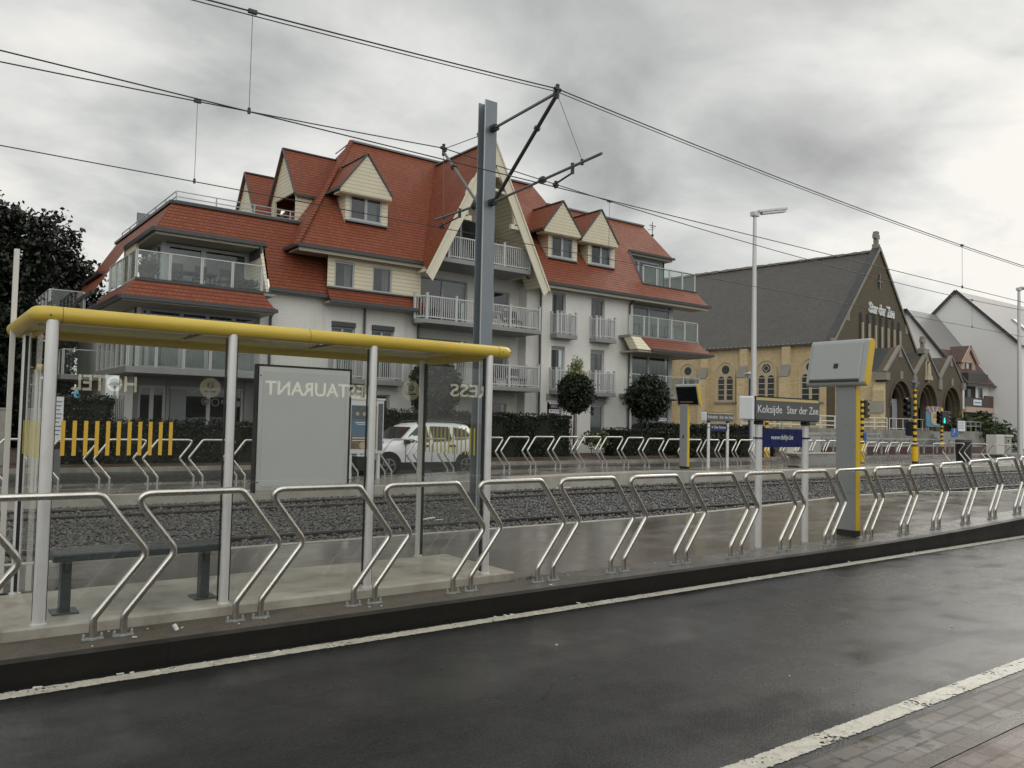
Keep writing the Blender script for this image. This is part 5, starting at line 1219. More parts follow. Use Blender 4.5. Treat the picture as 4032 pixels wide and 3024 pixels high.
    # raised floor under the porch
build_church()
def fence_rail(name,label,pts,z,h,mids,mat,step,cat='railing',r=.025,grp=None):
    t=thing(name,label,cat,(pts[0][0],pts[0][1],z))
    m=MB(); pm=MB()
    for (xa,ya),(xb,yb) in zip(pts,pts[1:]):
        L=math.hypot(xb-xa,yb-ya); n=max(1,round(L/step))
        for f in (1.0,)+mids: m.bar((xa,ya,z+h*f),(xb,yb,z+h*f),r*2,r*2)
        for i in range(n+1): k=i/n; x,y=xa+(xb-xa)*k,ya+(yb-ya)*k; pm.box(x-r,x+r,y-r,y+r,z,z+h)
    m.build('rail_bars',mat,t); pm.build('rail_posts',mat,t); return t
def build_church_yard():
    # terrace wall in front of the church, with steps, rails and boards
    t=thing('terrace_wall','low stained concrete terrace wall below the church porch','wall',(58,30.6,0))
    m=MB(); m.box(44.0,63.6,30.9,31.3,-.3,1.56); m.box(67.0,72.4,30.9,31.3,-.3,1.56); m.build('wall_face','concrete',t)
    MB().box(44,75,31.31,60,.9,1.5).build('terrace_floor','concrete',t)
    s=MB()
    for k in range(7): s.box(62.4+.18*k,68.6-.18*k,29.2+.3*k,32.0,-.05+.22*k,.17+.22*k)
    s.build('step','slab',t)
    fence_rail('ramp_railing','white three bar railing on the terrace wall left of the church porch',[(40.5,31.1),(57.2,31.1)],1.56,.82,(.6,.25),'whiterail',1.6,'railing',.03)
    fence_rail('porch_railing','thin white railing in front of the left porch arch',[(57.45,31.05),(63.2,31.05)],1.56,.82,(.12,),'whiterail',1.0,'railing',.02)
    fence_rail('step_railing','pale grey railing right of the church steps',[(68.4,31.05),(71.9,31.05)],1.56,.78,(.55,),'galv',1.0,'railing',.03)
    fence_rail('guard_rail','long galvanised guard rail along the forecourt below the church wall',[(44.5,27.5),(60.7,27.5)],.0,.95,(.55,),'galv',1.9,'railing',.045)
    # second short guard rail further left
    fence_rail('guard_rail','short double galvanised guard rail behind the large pillar',[(41.0,28.2),(51.0,28.2)],.3,.95,(.7,.4),'galv',1.8,'railing',.04)
    MB_=MB().box(44,70,28.3,28.6,-.1,.42); o=MB_.build('low_wall','brownwood'); tag(o,'low dark brick wall along the forecourt behind the guard rail','wall')
    # painted board with a sun over the sea
    t=thing('painted_board','painted board of a sun with coloured rays over blue water beside the middle porch arch','painted board',(63.5,30.8,1.6))
    y=30.72; b=MB(); b.prism([(62.2,y,1.85),(64.75,y,1.85),(64.8,y,3.0),(62.15,y,3.0)],(0,.06,0)); b.build('panel','muralblue',t)
    sp=MB(); n=13
    cx,cz=63.4,2.6; rc=[[],[],[]]
    ms=[MB(),MB(),MB()]
    for k in range(n):
        a=R(8+164*k/n); b_=R(8+164*(k+.8)/n); r1=1.3
        p=[(cx+.45*math.cos(a),y-.02,cz+.3*math.sin(a)),(cx+.45*math.cos(b_),y-.02,cz+.3*math.sin(b_))]
        def lim(an): 
            x=cx+1.32*math.cos(an); z=min(cz+.35+1.0*math.sin(an)*1.0,3.42-.05*abs(math.cos(an))); return (x,y-.02,z)
        ms[k%3].prism([p[0],lim(a),lim(b_),p[1]],(0,.05,0))
    for m_,mt in zip(ms,('muralred','muralcream','muralblue')): m_.build('ray',mt,t)
    s=MB(); s.prism([(cx+(.62+.05*math.sin(5*k))*math.cos(2*math.pi*k/22),y-.04,cz-.12+(.55+.05*math.sin(7*k))*math.sin(2*math.pi*k/22)) for k in range(22)],(0,.03,0)); s.build('sun_disc','muralsand',t)
    g=MB(); g.box(cx-.25,cx+.25,y-.055,y-.0405,cz-.06,cz+.04); g.box(cx-.2,cx+.2,y-.055,y-.0405,cz+.12,cz+.2); g.build('sun_face','muralred',t)
    MB().box(62.3,62.4,y+.07,y+.14,1.56,3.0).build('leg','galv',t); MB().box(64.55,64.65,y+.07,y+.14,1.56,3.0).build('leg','galv',t)
    t=thing('notice_board','small white notice board on two legs beside the church steps','notice board',(67.8,30.75,1.5))
    MB().box(67.25,68.4,30.7,30.76,1.55,2.38).build('panel','white',t); m=MB(); 
    for k in range(5): m.box(67.35,68.2-.1*(k%2),30.694,30.699,2.25-.12*k,2.28-.12*k)
    m.build('print','lead',t); MB().box(67.3,67.36,30.77,30.83,1.4,2.4).build('leg','galv',t); MB().box(68.3,68.36,30.77,30.83,1.4,2.4).build('leg','galv',t)
build_church_yard()
# ------------------------------------------------------------------ white houses on the right
def build_houses():
    X0,XB=82.0,88.2
    t=thing('white_house','white rendered house with grey roof, brown red dormers and dark balconies right of the church','house',(86,40,0))
    fy=36.9; ry_,rz=42.5,13.9; sl=(rz-6.66)/(ry_-37.0)
    W=MB(); W.poly((X0,37.2,-.3),(X0,48,-.3),(X0,48,6.7),(X0,ry_,rz-.05),(X0,37.2,6.75)); W.poly((X0,fy+.4,-.3),(X0,fy+.4,6.7),(112,fy+.4,6.7),(112,fy+.4,-.3)); W.build('wall','render',t)
    # grey upper roof, red lower part
    def rr(y): return 6.66+(y-37.0)*sl
    roof=MB(); roof.poly((X0-.15,39.3,rr(39.3)),(X0-.15,ry_,rz),(XB+6,ry_,rz),(XB+6,39.3,rr(39.3))); roof.poly((X0-.15,ry_,rz),(X0-.15,48,6.6),(XB+6,48,6.6),(XB+6,ry_,rz)); roof.build('upper_roof','lgroof',t)
    rl=MB(); rl.poly((X0-.15,36.7,rr(36.7)),(X0-.15,39.3,rr(39.3)),(XB+25,39.3,rr(39.3)),(XB+25,36.7,rr(36.7))); rl.build('lower_roof','brtile',t)
    e=MB(); e.bar((X0-.2,36.6,rr(36.6)),(X0-.2,ry_,rz),.1,.3); e.bar((X0-.2,ry_,rz),(X0-.2,48,6.6),.1,.3); e.bar((X0,36.62,rr(36.65)-.1),(XB+25,36.62,rr(36.65)-.1),.2,.16); e.build('roof_edge','zinc',t)
    # taller gable behind
    A=MB(); ay,az=40.4,16.2; A.poly((XB,34.6,-.3),(XB,46.8,-.3),(XB,46.8,10.2),(XB,ay,az),(XB,34.6,10.55)); A.poly((XB,34.6,-.3),(XB,34.6,10.5),(118,34.6,10.5),(118,34.6,-.3)); 
    k=(az-10.55)/(ay-34.6)
    t2=thing('tall_white_house','taller white gabled house with pale grey roof and skylights at the right edge','house',(100,40,0))
    A.build('gable_wall','render',t2)
    r=MB(); r.poly((XB-.2,34.2,10.55-.4*k),(XB-.2,ay,az+.05),(118,ay,az+.05),(118,34.2,10.55-.4*k)); r.poly((XB-.2,ay,az+.05),(XB-.2,47,10.0),(118,47,10.0),(118,ay,az+.05)); r.build('roof','lgroof',t2)
    e=MB(); e.bar((XB-.22,34.2,10.55-.4*k),(XB-.22,ay,az+.05),.1,.3); e.bar((XB-.22,ay,az+.05),(XB-.22,47,10.0),.1,.3); e.build('rake_edge','zinc',t2)
    s=MB()
    for x in (95.0,99.0): y=36.8; z=10.55+(y-34.6)*k; s.obox((x,y,z+.1),V(.5,0,0),V(0,.85,.85*k),V(0,-.06*k,.06))
    s.build('skylight','frame',t2)
    l=MB(); l.box(96.5,112,34.0,34.59,8.2,11.6); l.build('tiled_dormer_wall','brtile',t2)
    # dormers
    for xl,xr,xc,wx0,wx1,bx0,bx1,bz0,bz1 in ((83.3,86.6,84.95,84.15,85.8,82.7,86.9,6.4,7.25),(90.1,93.3,91.6,91.2,92.6,89.2,94.1,6.25,7.15)):
        fyd=37.8; za,ze,zb=9.98,8.45,7.1
        m=MB(); rect_wall(m,lambda u,z,d:(u,fyd+d,z),xl+.15,xr-.15,zb,ze,[(wx0,wx1,7.35,8.38)],.15); m.poly((xl+.15,fyd,ze),(xr-.15,fyd,ze),(xc,fyd,za)); m.poly((xl+.15,fyd,zb),(xl+.15,fyd,ze),(xl+.15,39.0,ze)); d=m.build('dormer','pinkrender',t)
        rf=MB(); rf.poly((xl-.1,fyd-.3,ze-.1),(xc,fyd-.3,za+.1),(xc,39.7,za+.1),(xl-.1,39.0,ze-.1)); rf.poly((xc,fyd-.3,za+.1),(xr+.1,fyd-.3,ze-.1),(xr+.1,39.0,ze-.1),(xc,39.7,za+.1)); rf.build('dormer_roof','brtile',d)
        b=MB(); b.bar((xl-.05,fyd-.2,ze-.2),(xc,fyd-.2,za-.03),.14,.28); b.bar((xr+.05,fyd-.2,ze-.2),(xc,fyd-.2,za-.03),.14,.28); b.build('dormer_trim','pinkrender',d)
        w=MB().box(wx0,wx1,fyd+.1,fyd+.14,7.35,8.38).build('window','darkpane',d); MB().box(wx0+.55,wx0+1.0,fyd+.06,fyd+.095,7.38,8.34).build('curtain','curtain',w)
        o=MB().box(bx0,bx1,36.85,38.0,bz0-.2,bz0-.01).build('balcony','slab',t); MB().box(bx0,bx1,36.8,36.86,bz0,bz1).build('balcony_front','darkrail',o); MB().box(bx0-.05,bx0-.002,36.87,38,bz0,bz1).build('balcony_side','darkrail',o)
    # first floor: dark loggia, small windows, brown boarding
    m=MB(); m.box(82.6,85.2,37.24,37.29,4.0,6.0); m.box(90.4,94.0,37.24,37.29,4.0,5.9); m.build('loggia','dark',t)
    for x,z0,z1 in ((85.9,4.9,5.95),(88.4,5.1,5.9)):
        w=MB().box(x,x+.75,37.2,37.29,z0,z1).build('window','frame',t); MB().box(x+.08,x+.67,37.18,37.199,z0+.08,z1-.08).build('pane','darkpane',w)
    MB().box(83.3,84.0,37.15,37.23,4.9,5.7).build('loggia_paper','lead',t)
    MB().box(82.1,86.3,36.85,36.95,3.95,4.85).build('dark_parapet','darkrail',t); MB().box(86.3,112,36.85,36.95,3.95,5.13).build('boarded_parapet','brownwood',t)
    MB().box(82.1,112,36.75,37.28,3.42,3.94).build('floor_edge','pinkrender',t)
    MB().box(82.6,112,37.0,37.28,-.3,3.4).build('ground_floor','dark',t)
    o=MB().box(83.75,85.4,36.78,36.84,4.13,4.68).build('small_poster','white',t); MB().box(83.9,85.2,36.765,36.779,4.33,4.45).build('poster_print','muralblue',o)
    MB().cyl((X0+.1,37.0,3.7),(X0+.1,37.0,6.5),.09,8).build('downpipe','render',t)
build_houses()
# ------------------------------------------------------------------ trees, hedges, shrubs
def trunk(par,p,h,r,limbs,mat='bark',lean=(0,0)):
    x,y,z=p; m=MB(); top=V(x+lean[0],y+lean[1],z+h)
    m.tube([(x,y,z-.2),(x,y,z+.05),V(x,y,z).lerp(top,.5)+V(.02,.01,0),top],[r*1.35,r,r*.85,r*.6],9)
    for d in limbs: b=V(x,y,z).lerp(top,d[3] if len(d)>3 else .8); e=top+V(*d[:3]); m.tube([b,b.lerp(e,.5)+V(0,0,.1*h*.1),e],[r*.5,r*.35,r*.12],6)
    return m.build('trunk',mat,par)
def build_tree_left():
    t=thing('broadleaf_tree','big dark broadleaf tree behind the left end of the shelter','tree',(1.5,47,0))
    trunk(t,(1.5,47,0),5.5,.35,[(2.5,.5,3.5),(-2.5,0,3.5),(.5,-2,4.5),(3,1,1.5),(0,2,5)])
    p=[clumps((.3,46.5,8.0),(5.0,3.5,4.4),330,100,.40,.3)]
    p.append(clumps((4.2,46.8,9.6),(2.8,2.2,2.4),80,95,.36,.4)); p.append(clumps((6.0,46.6,7.2),(2.3,2,2.9),85,95,.36,.4)); p.append(clumps((1.2,46,10.9),(2.4,2.2,1.8),60,85,.34,.4)); p.append(clumps((3.5,46.5,4.4),(4.2,2.2,3.4),150,85,.4,.3))
    leaves('crown','leaf_tree',np.concatenate(p),.185,t)
    t=thing('broadleaf_tree','low bushy tree under the big broadleaf one behind the shelter post','tree',(1.2,42,0))
    trunk(t,(1.2,42,0),2.5,.2,[(1,0,1.5),(-1,0,1.5)])
    leaves('crown','leaf_tree',np.concatenate([clumps((.6,42,3.0),(3.0,2,2.9),150,85,.36,.4),clumps((3.8,41.0,3.0),(2.3,1.5,3.3),190,95,.34,.2)]),.17,t)
build_tree_left()
def side_tree():
    t=thing('broadleaf_tree','dark tree at the left edge above the low garden wall','tree',(-6,38,0))
    trunk(t,(-6,38,0),4,.3,[(2,.5,2.5),(-2,0,2.5),(0,-1,3)]); leaves('crown','leaf_tree',np.concatenate([clumps((-6,38,5.5),(5.5,2.5,5.3),160,60,.5,.3),clumps((-1.2,40,3.2),(2.2,2,3.2),90,60,.4,.3)]),.26,t)
side_tree()
def ball_tree(x,y,z0,rad,zc,label,top=None,open_=0.0,staked=True):
    t=thing('ball_tree',label,'tree',(x,y,0))
    trunk(t,(x-.06,y,0),zc-rad[2]*.6,.055,[(.3,0,.6),(-.3,.1,.6),(.1,-.3,.7)]); 
    if staked: MB().cyl((x+.14,y+.05,-.1),(x+.10,y+.05,zc-rad[2]*.75),.03,7).build('stake','bark',t)
    n=230
    rad=tuple(v-.20 for v in rad); p=[clumps((x,y,zc),rad,n,46,.10,.72)]
    p.append(clumps((x,y,zc),(rad[0]*.75,rad[1]*.75,rad[2]*.75),60,50,.2,.1))
    leaves('crown','leaf_ball',np.concatenate(p),.09,t)
    if top: leaves('shoots','leaf_light',np.concatenate([clumps((x+top[0],y,zc+rad[2]*.95+i*.2),(.55-.12*i,.4-.08*i,.22),10,16,.1,.2) for i in range(4)]),.10,t)
ball_tree(25.9,29.5,0,(.98,.95,1.05),2.95,'clipped round tree with pale shoots on top, at the end of the tall hedge',(.05,))
ball_tree(31.05,29.7,0,(1.32,1.2,1.30),2.92,'clipped round tree in front of the glazed corner bay, without pale shoots')
ball_tree(18.1,29.6,0,(1.25,1.1,1.35),2.9,'clipped round tree seen through the right end of the shelter behind the white car')
def hedge(name,label,x0,x1,y0,y1,z1,z0=0.0,size=.062,dens=430,mat='leaf_hedge',ragged=.05,core=True):
    t=thing(name,label,'hedge',((x0+x1)/2,(y0+y1)/2,z0))
    if core: MB().box(x0+.12,x1-.12,y0+.12,y1-.12,z0-.1,z1-.14).build('stems','hedgecore',t)
    def face(n,fx): return np.array([fx() for _ in range(n)])
    A=(x1-x0)*(z1-z0); n=int(A*dens)
    u=rng.uniform
    def wob(x,z): return .06*np.sin(x*2.1+z*1.7)+.04*np.sin(x*5.3-z*3.1)
    xs=u(x0,x1,n); zs=u(z0,z1,n); f=np.stack([xs,y0+.06+np.abs(rng.normal(0,ragged,n))+wob(xs,zs),zs],1)
    m=int((x1-x0)*(y1-y0)*dens); xs=u(x0,x1,m); g=np.stack([xs,u(y0,y1,m),z1-.06-np.abs(rng.normal(0,ragged,m))+wob(xs,0)*.8],1)
    k=int((y1-y0)*(z1-z0)*dens); h1=np.stack([x0+.06+np.abs(rng.normal(0,ragged,k)),u(y0,y1,k),u(z0,z1,k)],1); h2=h1.copy(); h2[:,0]=x1-(h1[:,0]-x0)
    sp=np.stack([u(x0,x1,m//6),u(y0,y1,m//6),z1+np.abs(rng.normal(0,.05,m//6))],1)
    leaves('leaves',mat,np.concatenate([f,g,h1,h2,sp]),size,t); return t
hedge('hedge','tall clipped dark green hedge behind the white car, ending at a round tree',12.0,25.25,28.9,29.9,1.86,-.05)
hedge('hedge','lower clipped hedge right of the round tree, below the glazed bay',27.9,33.2,28.95,29.8,1.28,-.05)
hedge('hedge','low clipped hedge in front of the corner shop',5.4,11.9,27.9,28.8,1.27,-.05)
hedge('hedge','tall square topped hedge left of the shop terrace',3.95,5.45,28.0,29.2,2.0,-.05,.08)
hedge('hedge','far low hedge behind the distant name sign, before the church',31.5,38.6,27.3,28.2,.98,-.05,.09,220)
hedge('hedge','higher dark hedge behind the far low hedge, before the church ramp',34.2,44.2,31.8,33.0,1.55,-.05,.1,200)
def shrubs():
    t=thing('young_shrub','loose light leaved shrub growing between the two clipped hedges','shrub',(27.2,29.3,0))
    m=MB()
    for k in range(9): a=k*.7; m.tube([(27.2+.35*math.cos(a),29.3+.15*math.sin(a),-.05),(27.2+.75*math.cos(a)*(.6+.4*(k%2)),29.3+.25*math.sin(a),.7+.08*(k%3))],[.012,.005],5)
    m.build('stems','bark',t)
    leaves('leaves','leaf_shrub',np.concatenate([clumps((26.7,29.3,.75),(.5,.25,.4),22,12,.08,.2),clumps((27.6,29.3,.85),(.5,.25,.42),26,13,.08,.2)]),.10,t,aspect=2)
    t=thing('feathery_bush','wide feathery pale green bush below the house with the pink floor edge','bush',(75,31,0))
    leaves('leaves','leaf_fern',np.concatenate([clumps((73.5,32,1.35),(3.2,1.4,1.4),60,55,.30,.4),clumps((77.5,32.5,1.1),(3.5,1.5,1.1),55,50,.3,.4)]),.22,t,aspect=3)
    t=thing('potted_bush','round potted bush behind the glass rail of the corner terrace','pot plant',(7.15,32.2,6.38))
    MB().tube([(7.15,32.2,6.38),(7.15,32.2,6.75)],[.22,.28],14).build('pot','black',t); leaves('leaves','leaf_ball',clumps((7.15,32.2,6.95),(.42,.42,.28),50,18,.07,.4),.07,t)
    t=thing('potted_bush','flat dark potted bush at the right end of the corner terrace','pot plant',(10.8,32.3,6.38))
    MB().tube([(10.8,32.3,6.38),(10.8,32.3,6.62)],[.22,.28],14).build('pot','black',t); leaves('leaves','leaf_ball',clumps((10.8,32.3,6.75),(.6,.4,.2),45,16,.08,.4),.07,t)
    t=thing('terrace_table','dark dining table with chairs behind the glass of the corner terrace','furniture',(9.2,33.4,6.38))
    MB().box(8.4,10.0,33.1,33.9,7.08,7.14).build('table_top','black',t); m=MB()
    for x in (8.5,9.9):
        for y in (33.2,33.8): m.box(x-.03,x+.03,y-.03,y+.03,6.38,7.08)
    m.build('table_legs','black',t)
    for x in (8.3,9.2,10.15):
        m=MB(); m.box(x-.22,x+.22,32.6,33.0,6.80,6.86); m.bar((x-.2,32.62,6.38),(x-.2,32.62,7.3),.04); m.bar((x+.2,32.62,6.38),(x+.2,32.62,7.3),.04); m.box(x-.2,x+.2,32.6,32.64,7.0,7.3); m.bar((x-.2,32.98,6.38),(x-.2,32.98,6.8),.04); m.bar((x+.2,32.98,6.38),(x+.2,32.98,6.8),.04); m.build('chair','black',t)
    t=thing('grass_tuft','small dry grass tuft at the right end of the shelter slab','plant',(4.95,6.2,0))
    m=MB()
    for k in range(40):
        a=random.uniform(0,6.28); r=random.uniform(0,.10); x,y=4.93+r*1.6*math.cos(a),6.22+r*.5*math.sin(a); h=random.uniform(.02,.08); dx=random.uniform(-.09,.11); dy=random.uniform(-.04,.04)
        m.poly((x,y,0),(x+.005,y,0),(x+dx,y+dy,h))
    m.build('blades','leaf_shrub',t)
    t=thing('grass_tuft','low dark weed patch between the pavement slabs left of the shelter bench','plant',(1.15,7.62,0))
    leaves('leaves','leaf_ball',clumps((1.15,7.62,.02),(.12,.04,.03),10,10,.02,.2),.03,t)
shrubs()
# ------------------------------------------------------------------ corner shop terrace and things at the left
def left_things():
    t=thing('patio_heater','tall patio heater with flat steel hood beside the square hedge','heater',(5.5,28.6,0))
    m=MB(); m.tube([(5.53,28.6,2.42),(5.53,28.6,2.52)],[.24,.03],18); m.build('hood','galv',t); m=MB(); m.cyl((5.53,28.6,0),(5.53,28.6,2.4),.03,8); m.tube([(5.53,28.6,.0),(5.53,28.6,.55)],.16,12); m.build('pole','galv',t)
    t=thing('folded_awning','pale folded awning panel hanging over the shop terrace behind the hedge','awning',(5.4,29.2,2))
    MB().box(5.37,5.77,29.2,29.26,2.0,2.76).build('cloth','white',t); m=MB()
    for k in range(5): m.tube([(5.68+.06*k,29.15,2.1-.1*(k%2)),(5.72+.05*k,29.15,.6)],.02,6)
    m.build('stripes','lead',t); MB().cyl((5.4,29.3,0),(5.4,29.3,2.8),.03,8).build('pole','galv',t)
    t=thing('garden_wall','low grey rendered garden wall at the left edge of the picture','wall',(1,28,0))
    MB().box(-6,2.62,28.0,28.2,-.1,1.56).build('wall_face','concrete',t); MB().box(-6,2.66,27.97,28.23,1.562,1.61).build('coping','slab',t)
    t=thing('timetable_board','tall pale timetable board on the far platform beside the shelter post','notice board',(2.75,19.2,0))
    y=19.2; k=y/28
    MB().box(3.70*k,4.02*k,y,y+.05,.9,1.83).build('panel','white',t); m=MB()
    for i in range(9): m.box(3.76*k,3.98*k-.02*(i%3),y-.006,y-.001,1.72-.085*i,1.74-.085*i)
    m.build('print','lead',t); MB().box(3.72*k,4.0*k,y+.005,y+.045,.75,.893).build('lower_strip','dark',t); MB().box(3.71*k,4.0*k,y+.002,y+.048,.05,.745).build('lower_panel','lead',t)
    t=thing('far_shelter','yellow tubed far shelter glimpsed between the two left shelter posts','shelter',(1.75,19,0))
    x0,x1=S(112,1463,Y=18.8).x,2.16; MB().tube(smooth_path([(x0,18.8,2.33),(x1,18.8,2.33),(x1,17.6,2.33),(x0,17.6,2.33)],.1),.075,12).build('roof_frame','yellow',t); m=MB()
    for x in (x0+.1,x1-.1): m.cyl((x,18.75,0),(x,18.75,2.3),.04,10); m.cyl((x,17.7,0),(x,17.7,2.3),.04,10)
    m.build('post','alu',t); MB().box(x0,x1-.02,17.62,18.78,2.34,2.36).build('roof_sheet','roof_acrylic',t)
    o=thing('wrapped_chair','small light blue plastic covered object on top of the square hedge','object',(4.4,28.5,2.0)); MB().tube([(4.42,28.5,1.98),(4.42,28.5,2.22)],[.11,.05],10).build('cover','tarp',o)
left_things()
# ------------------------------------------------------------------ the white car
def build_car():
    Y0=21.0; t=thing('parked_car','white sport utility car with black bumpers and roof rails on the far road','car',(12.75,21.9,FROADZ))
    gz=FROADZ; xf=10.52; WD=1.82; yc=Y0+WD/2
    # stations: x, hood/roof height, belt height, half width at belt, half width at top
    st=[(0,.62,.60,.60,.55),(.10,.80,.74,.72,.64),(.35,.94,.84,.83,.70),(.9,1.04,.93,.90,.74),(1.2,1.08,.97,.91,.76),(1.75,1.50,.99,.91,.60),(2.0,1.585,1.0,.91,.60),(2.6,1.62,1.02,.91,.61),(3.3,1.615,1.05,.91,.60),(3.75,1.57,1.08,.90,.58),(4.08,1.22,1.08,.88,.66),(4.2,1.02,1.0,.85,.70),(4.28,.75,.72,.80,.72)]
    rings=[]
    for x,zt,zb,hb,ht in st:
        X=xf+x; r=[]
        lo=.44 if .3<x<4.1 else .50
        for s in (-1,1):
            side=[(hb*.985,lo),(hb+.005,(lo+zb)/2),(hb,zb),(ht+(hb-ht)*.35,zb+(zt-zb)*.55),(ht,zt-.04),(ht*.8,zt)]
            if s<0: r+= [(X,yc-w,gz+z) for w,z in side]
            else: r+= [(X,yc+w,gz+z) for w,z in side[::-1]]
        rings.append(r)
    m=MB(); n=len(rings[0])
    vs=[v for r in rings for v in r]; fs=[]
    for i in range(len(rings)-1):
        for k in range(n-1): fs.append((i*n+k,i*n+k+1,(i+1)*n+k+1,(i+1)*n+k))
    fs.append(tuple(range(n))[::-1]); fs.append(tuple(range(len(vs)-n,len(vs))))
    m.add(vs,fs,True); b=m.build('body','carpaint',t)
    # lower black cladding, bumpers
    c=MB()
    c.prism([(xf+.95,yc-.9,gz+.22),(xf+3.35,yc-.9,gz+.22),(xf+3.35,yc-.9,gz+.45),(xf+.95,yc-.9,gz+.45)],(0,1.8,0))
    c.prism([(xf-.06,yc-.72,gz+.22),(xf+.42,yc-.92,gz+.22),(xf+.42,yc+.92,gz+.22),(xf-.06,yc+.72,gz+.22)],(0,0,.40))
    c.prism([(xf+3.95,yc-.91,gz+.25),(xf+4.32,yc-.8,gz+.25),(xf+4.32,yc+.8,gz+.25),(xf+3.95,yc+.91,gz+.25)],(0,0,.42))
    c.build('bumper','cartrim',t)
    fl=MB()
    for wx in (.84,3.53):
        a=[(xf+wx+.42*math.cos(R(200-220*k/14)),yc-.925,gz+.35+.42*math.sin(R(200-220*k/14))) for k in range(15)]
        i_=[(xf+wx+.345*math.cos(R(200-220*k/14)),yc-.925,gz+.35+.345*math.sin(R(200-220*k/14))) for k in range(15)]
        for k in range(14): fl.prism([a[k],a[k+1],i_[k+1],i_[k]],(0,.06,0))
        fl.disc((xf+wx,yc-.905,gz+.36),(0,-1,0),.36,24,.005)
    fl.build('wheel_arch','cartrim',t)
    for wx in (.84,3.53):
        for sy in (-1,1):
            y=yc+sy*.78; w=MB().tube([(xf+wx,y-.12,gz+.34),(xf+wx,y-.145 if 0 else y-.10,gz+.34),(xf+wx,y+.10,gz+.34),(xf+wx,y+.12,gz+.34)],[.31,.34,.34,.31],24).build('wheel','tyre',t)
            if sy<0:
                r=MB(); yy=y-.125
                for k in range(5):
                    a=R(72*k+20); r.bar((xf+wx,yy,gz+.34),(xf+wx+.2*math.cos(a),yy,gz+.34+.2*math.sin(a)),.06,.03)
                for k in range(20): a,b2=R(18*k),R(18*k+18); r.bar((xf+wx+.21*math.cos(a),yy,gz+.34+.21*math.sin(a)),(xf+wx+.21*math.cos(b2),yy,gz+.34+.21*math.sin(b2)),.035,.035)
                r.build('rim','alloy',w)
    # glazing
    def side(x,z):
        "point on the camera side of the body above the belt"
        for (xa,*A),(xb,*B) in zip(st,st[1:]):
            if xa<=x<=xb:
                k=(x-xa)/(xb-xa); zt,zb,hb,ht=[A[i]+(B[i]-A[i])*k for i in range(4)]; break
        f=min(1,max(0,(z-zb)/max(.05,zt-.04-zb))); 
        if f<.55: w=hb+(ht+(hb-ht)*.35-hb)*f/.55
        else: w=ht+(hb-ht)*.35+(ht-(ht+(hb-ht)*.35))*(f-.55)/.45
        return (xf+x,yc-w-.012,gz+z)
    def roofz(x):
        for (xa,za,*_),(xb,zb_,*_) in zip(st,st[1:]):
            if xa<=x<=xb: return za+(zb_-za)*(x-xa)/(xb-xa)
    g=MB()
    for poly in ([(1.42,1.01),(2.22,1.04),(2.22,1.50),(1.92,1.48),(1.60,1.24)],[(2.34,1.045),(3.02,1.07),(3.02,1.10),(2.98,1.50),(2.34,1.51)],[(3.12,1.10),(3.55,1.13),(3.72,1.25),(3.62,1.42),(3.18,1.49)]): g.poly(*[side(*p) for p in poly])
    g.build('side_window','darkpane',t)
    def wspt(f,u): x=1.24+.50*f; zz=1.10+.375*f; hw=(.80-.20*f); return (xf+x-.015,yc+u*hw,gz+zz+.012)
    g=MB(); g.poly(wspt(.02,-1),wspt(.02,1),wspt(.97,1),wspt(.97,-1)); g.build('windscreen','darkpane',t)
    rr=MB(); rr.tube([(xf+1.95,yc-.56,gz+1.58),(xf+2.15,yc-.56,gz+1.66),(xf+3.4,yc-.56,gz+1.66),(xf+3.6,yc-.56,gz+1.60)],.02,8); rr.tube([(xf+1.95,yc+.56,gz+1.58),(xf+2.15,yc+.56,gz+1.66),(xf+3.4,yc+.56,gz+1.66),(xf+3.6,yc+.56,gz+1.60)],.02,8); rr.build('roof_rail','cartrim',t)
    mr=MB(); mr.obox((xf+1.38,yc-.99,gz+1.06),V(.07,.0,0),V(0,.1,0),V(0,0,.075)); mr.build('mirror','cartrim',t,.03)
    h=MB(); 
    for x in (2.05,3.0): h.obox((xf+x,yc-.925,gz+.93),V(.1,0,0),V(0,.015,0),V(0,0,.025))
    h.build('door_handle','cartrim',t)
    d=MB()
    for x in (1.38,2.28,3.08): d.bar((xf+x,yc-.918,gz+.46),(xf+x,yc-.918,gz+.98),.012,.012)
    d.build('door_seam','cartrim',t)
    hl=MB(); hl.obox((xf+.2,yc-.74,gz+.78),V(.16,-.08,.03),V(.02,.05,0),V(0,0,.085)); hl.build('headlight','chrome',t,.03); hl=MB(); hl.obox((xf+.2,yc+.74,gz+.78),V(.16,.08,.03),V(.02,.05,0),V(0,0,.085)); hl.build('headlight','chrome',t,.03)
    gr=MB(); gr.box(xf-.03,xf+.02,yc-.5,yc+.5,gz+.66,gz+.80); gr.build('grille','cartrim',t)
    p=MB().box(xf-.085,xf-.065,yc-.26,yc+.26,gz+.44,gz+.55).build('number_plate','plate',t); MB().box(xf-.09,xf-.0855,yc-.19,yc+.19,gz+.47,gz+.525).build('plate_print','red',p)
build_car()
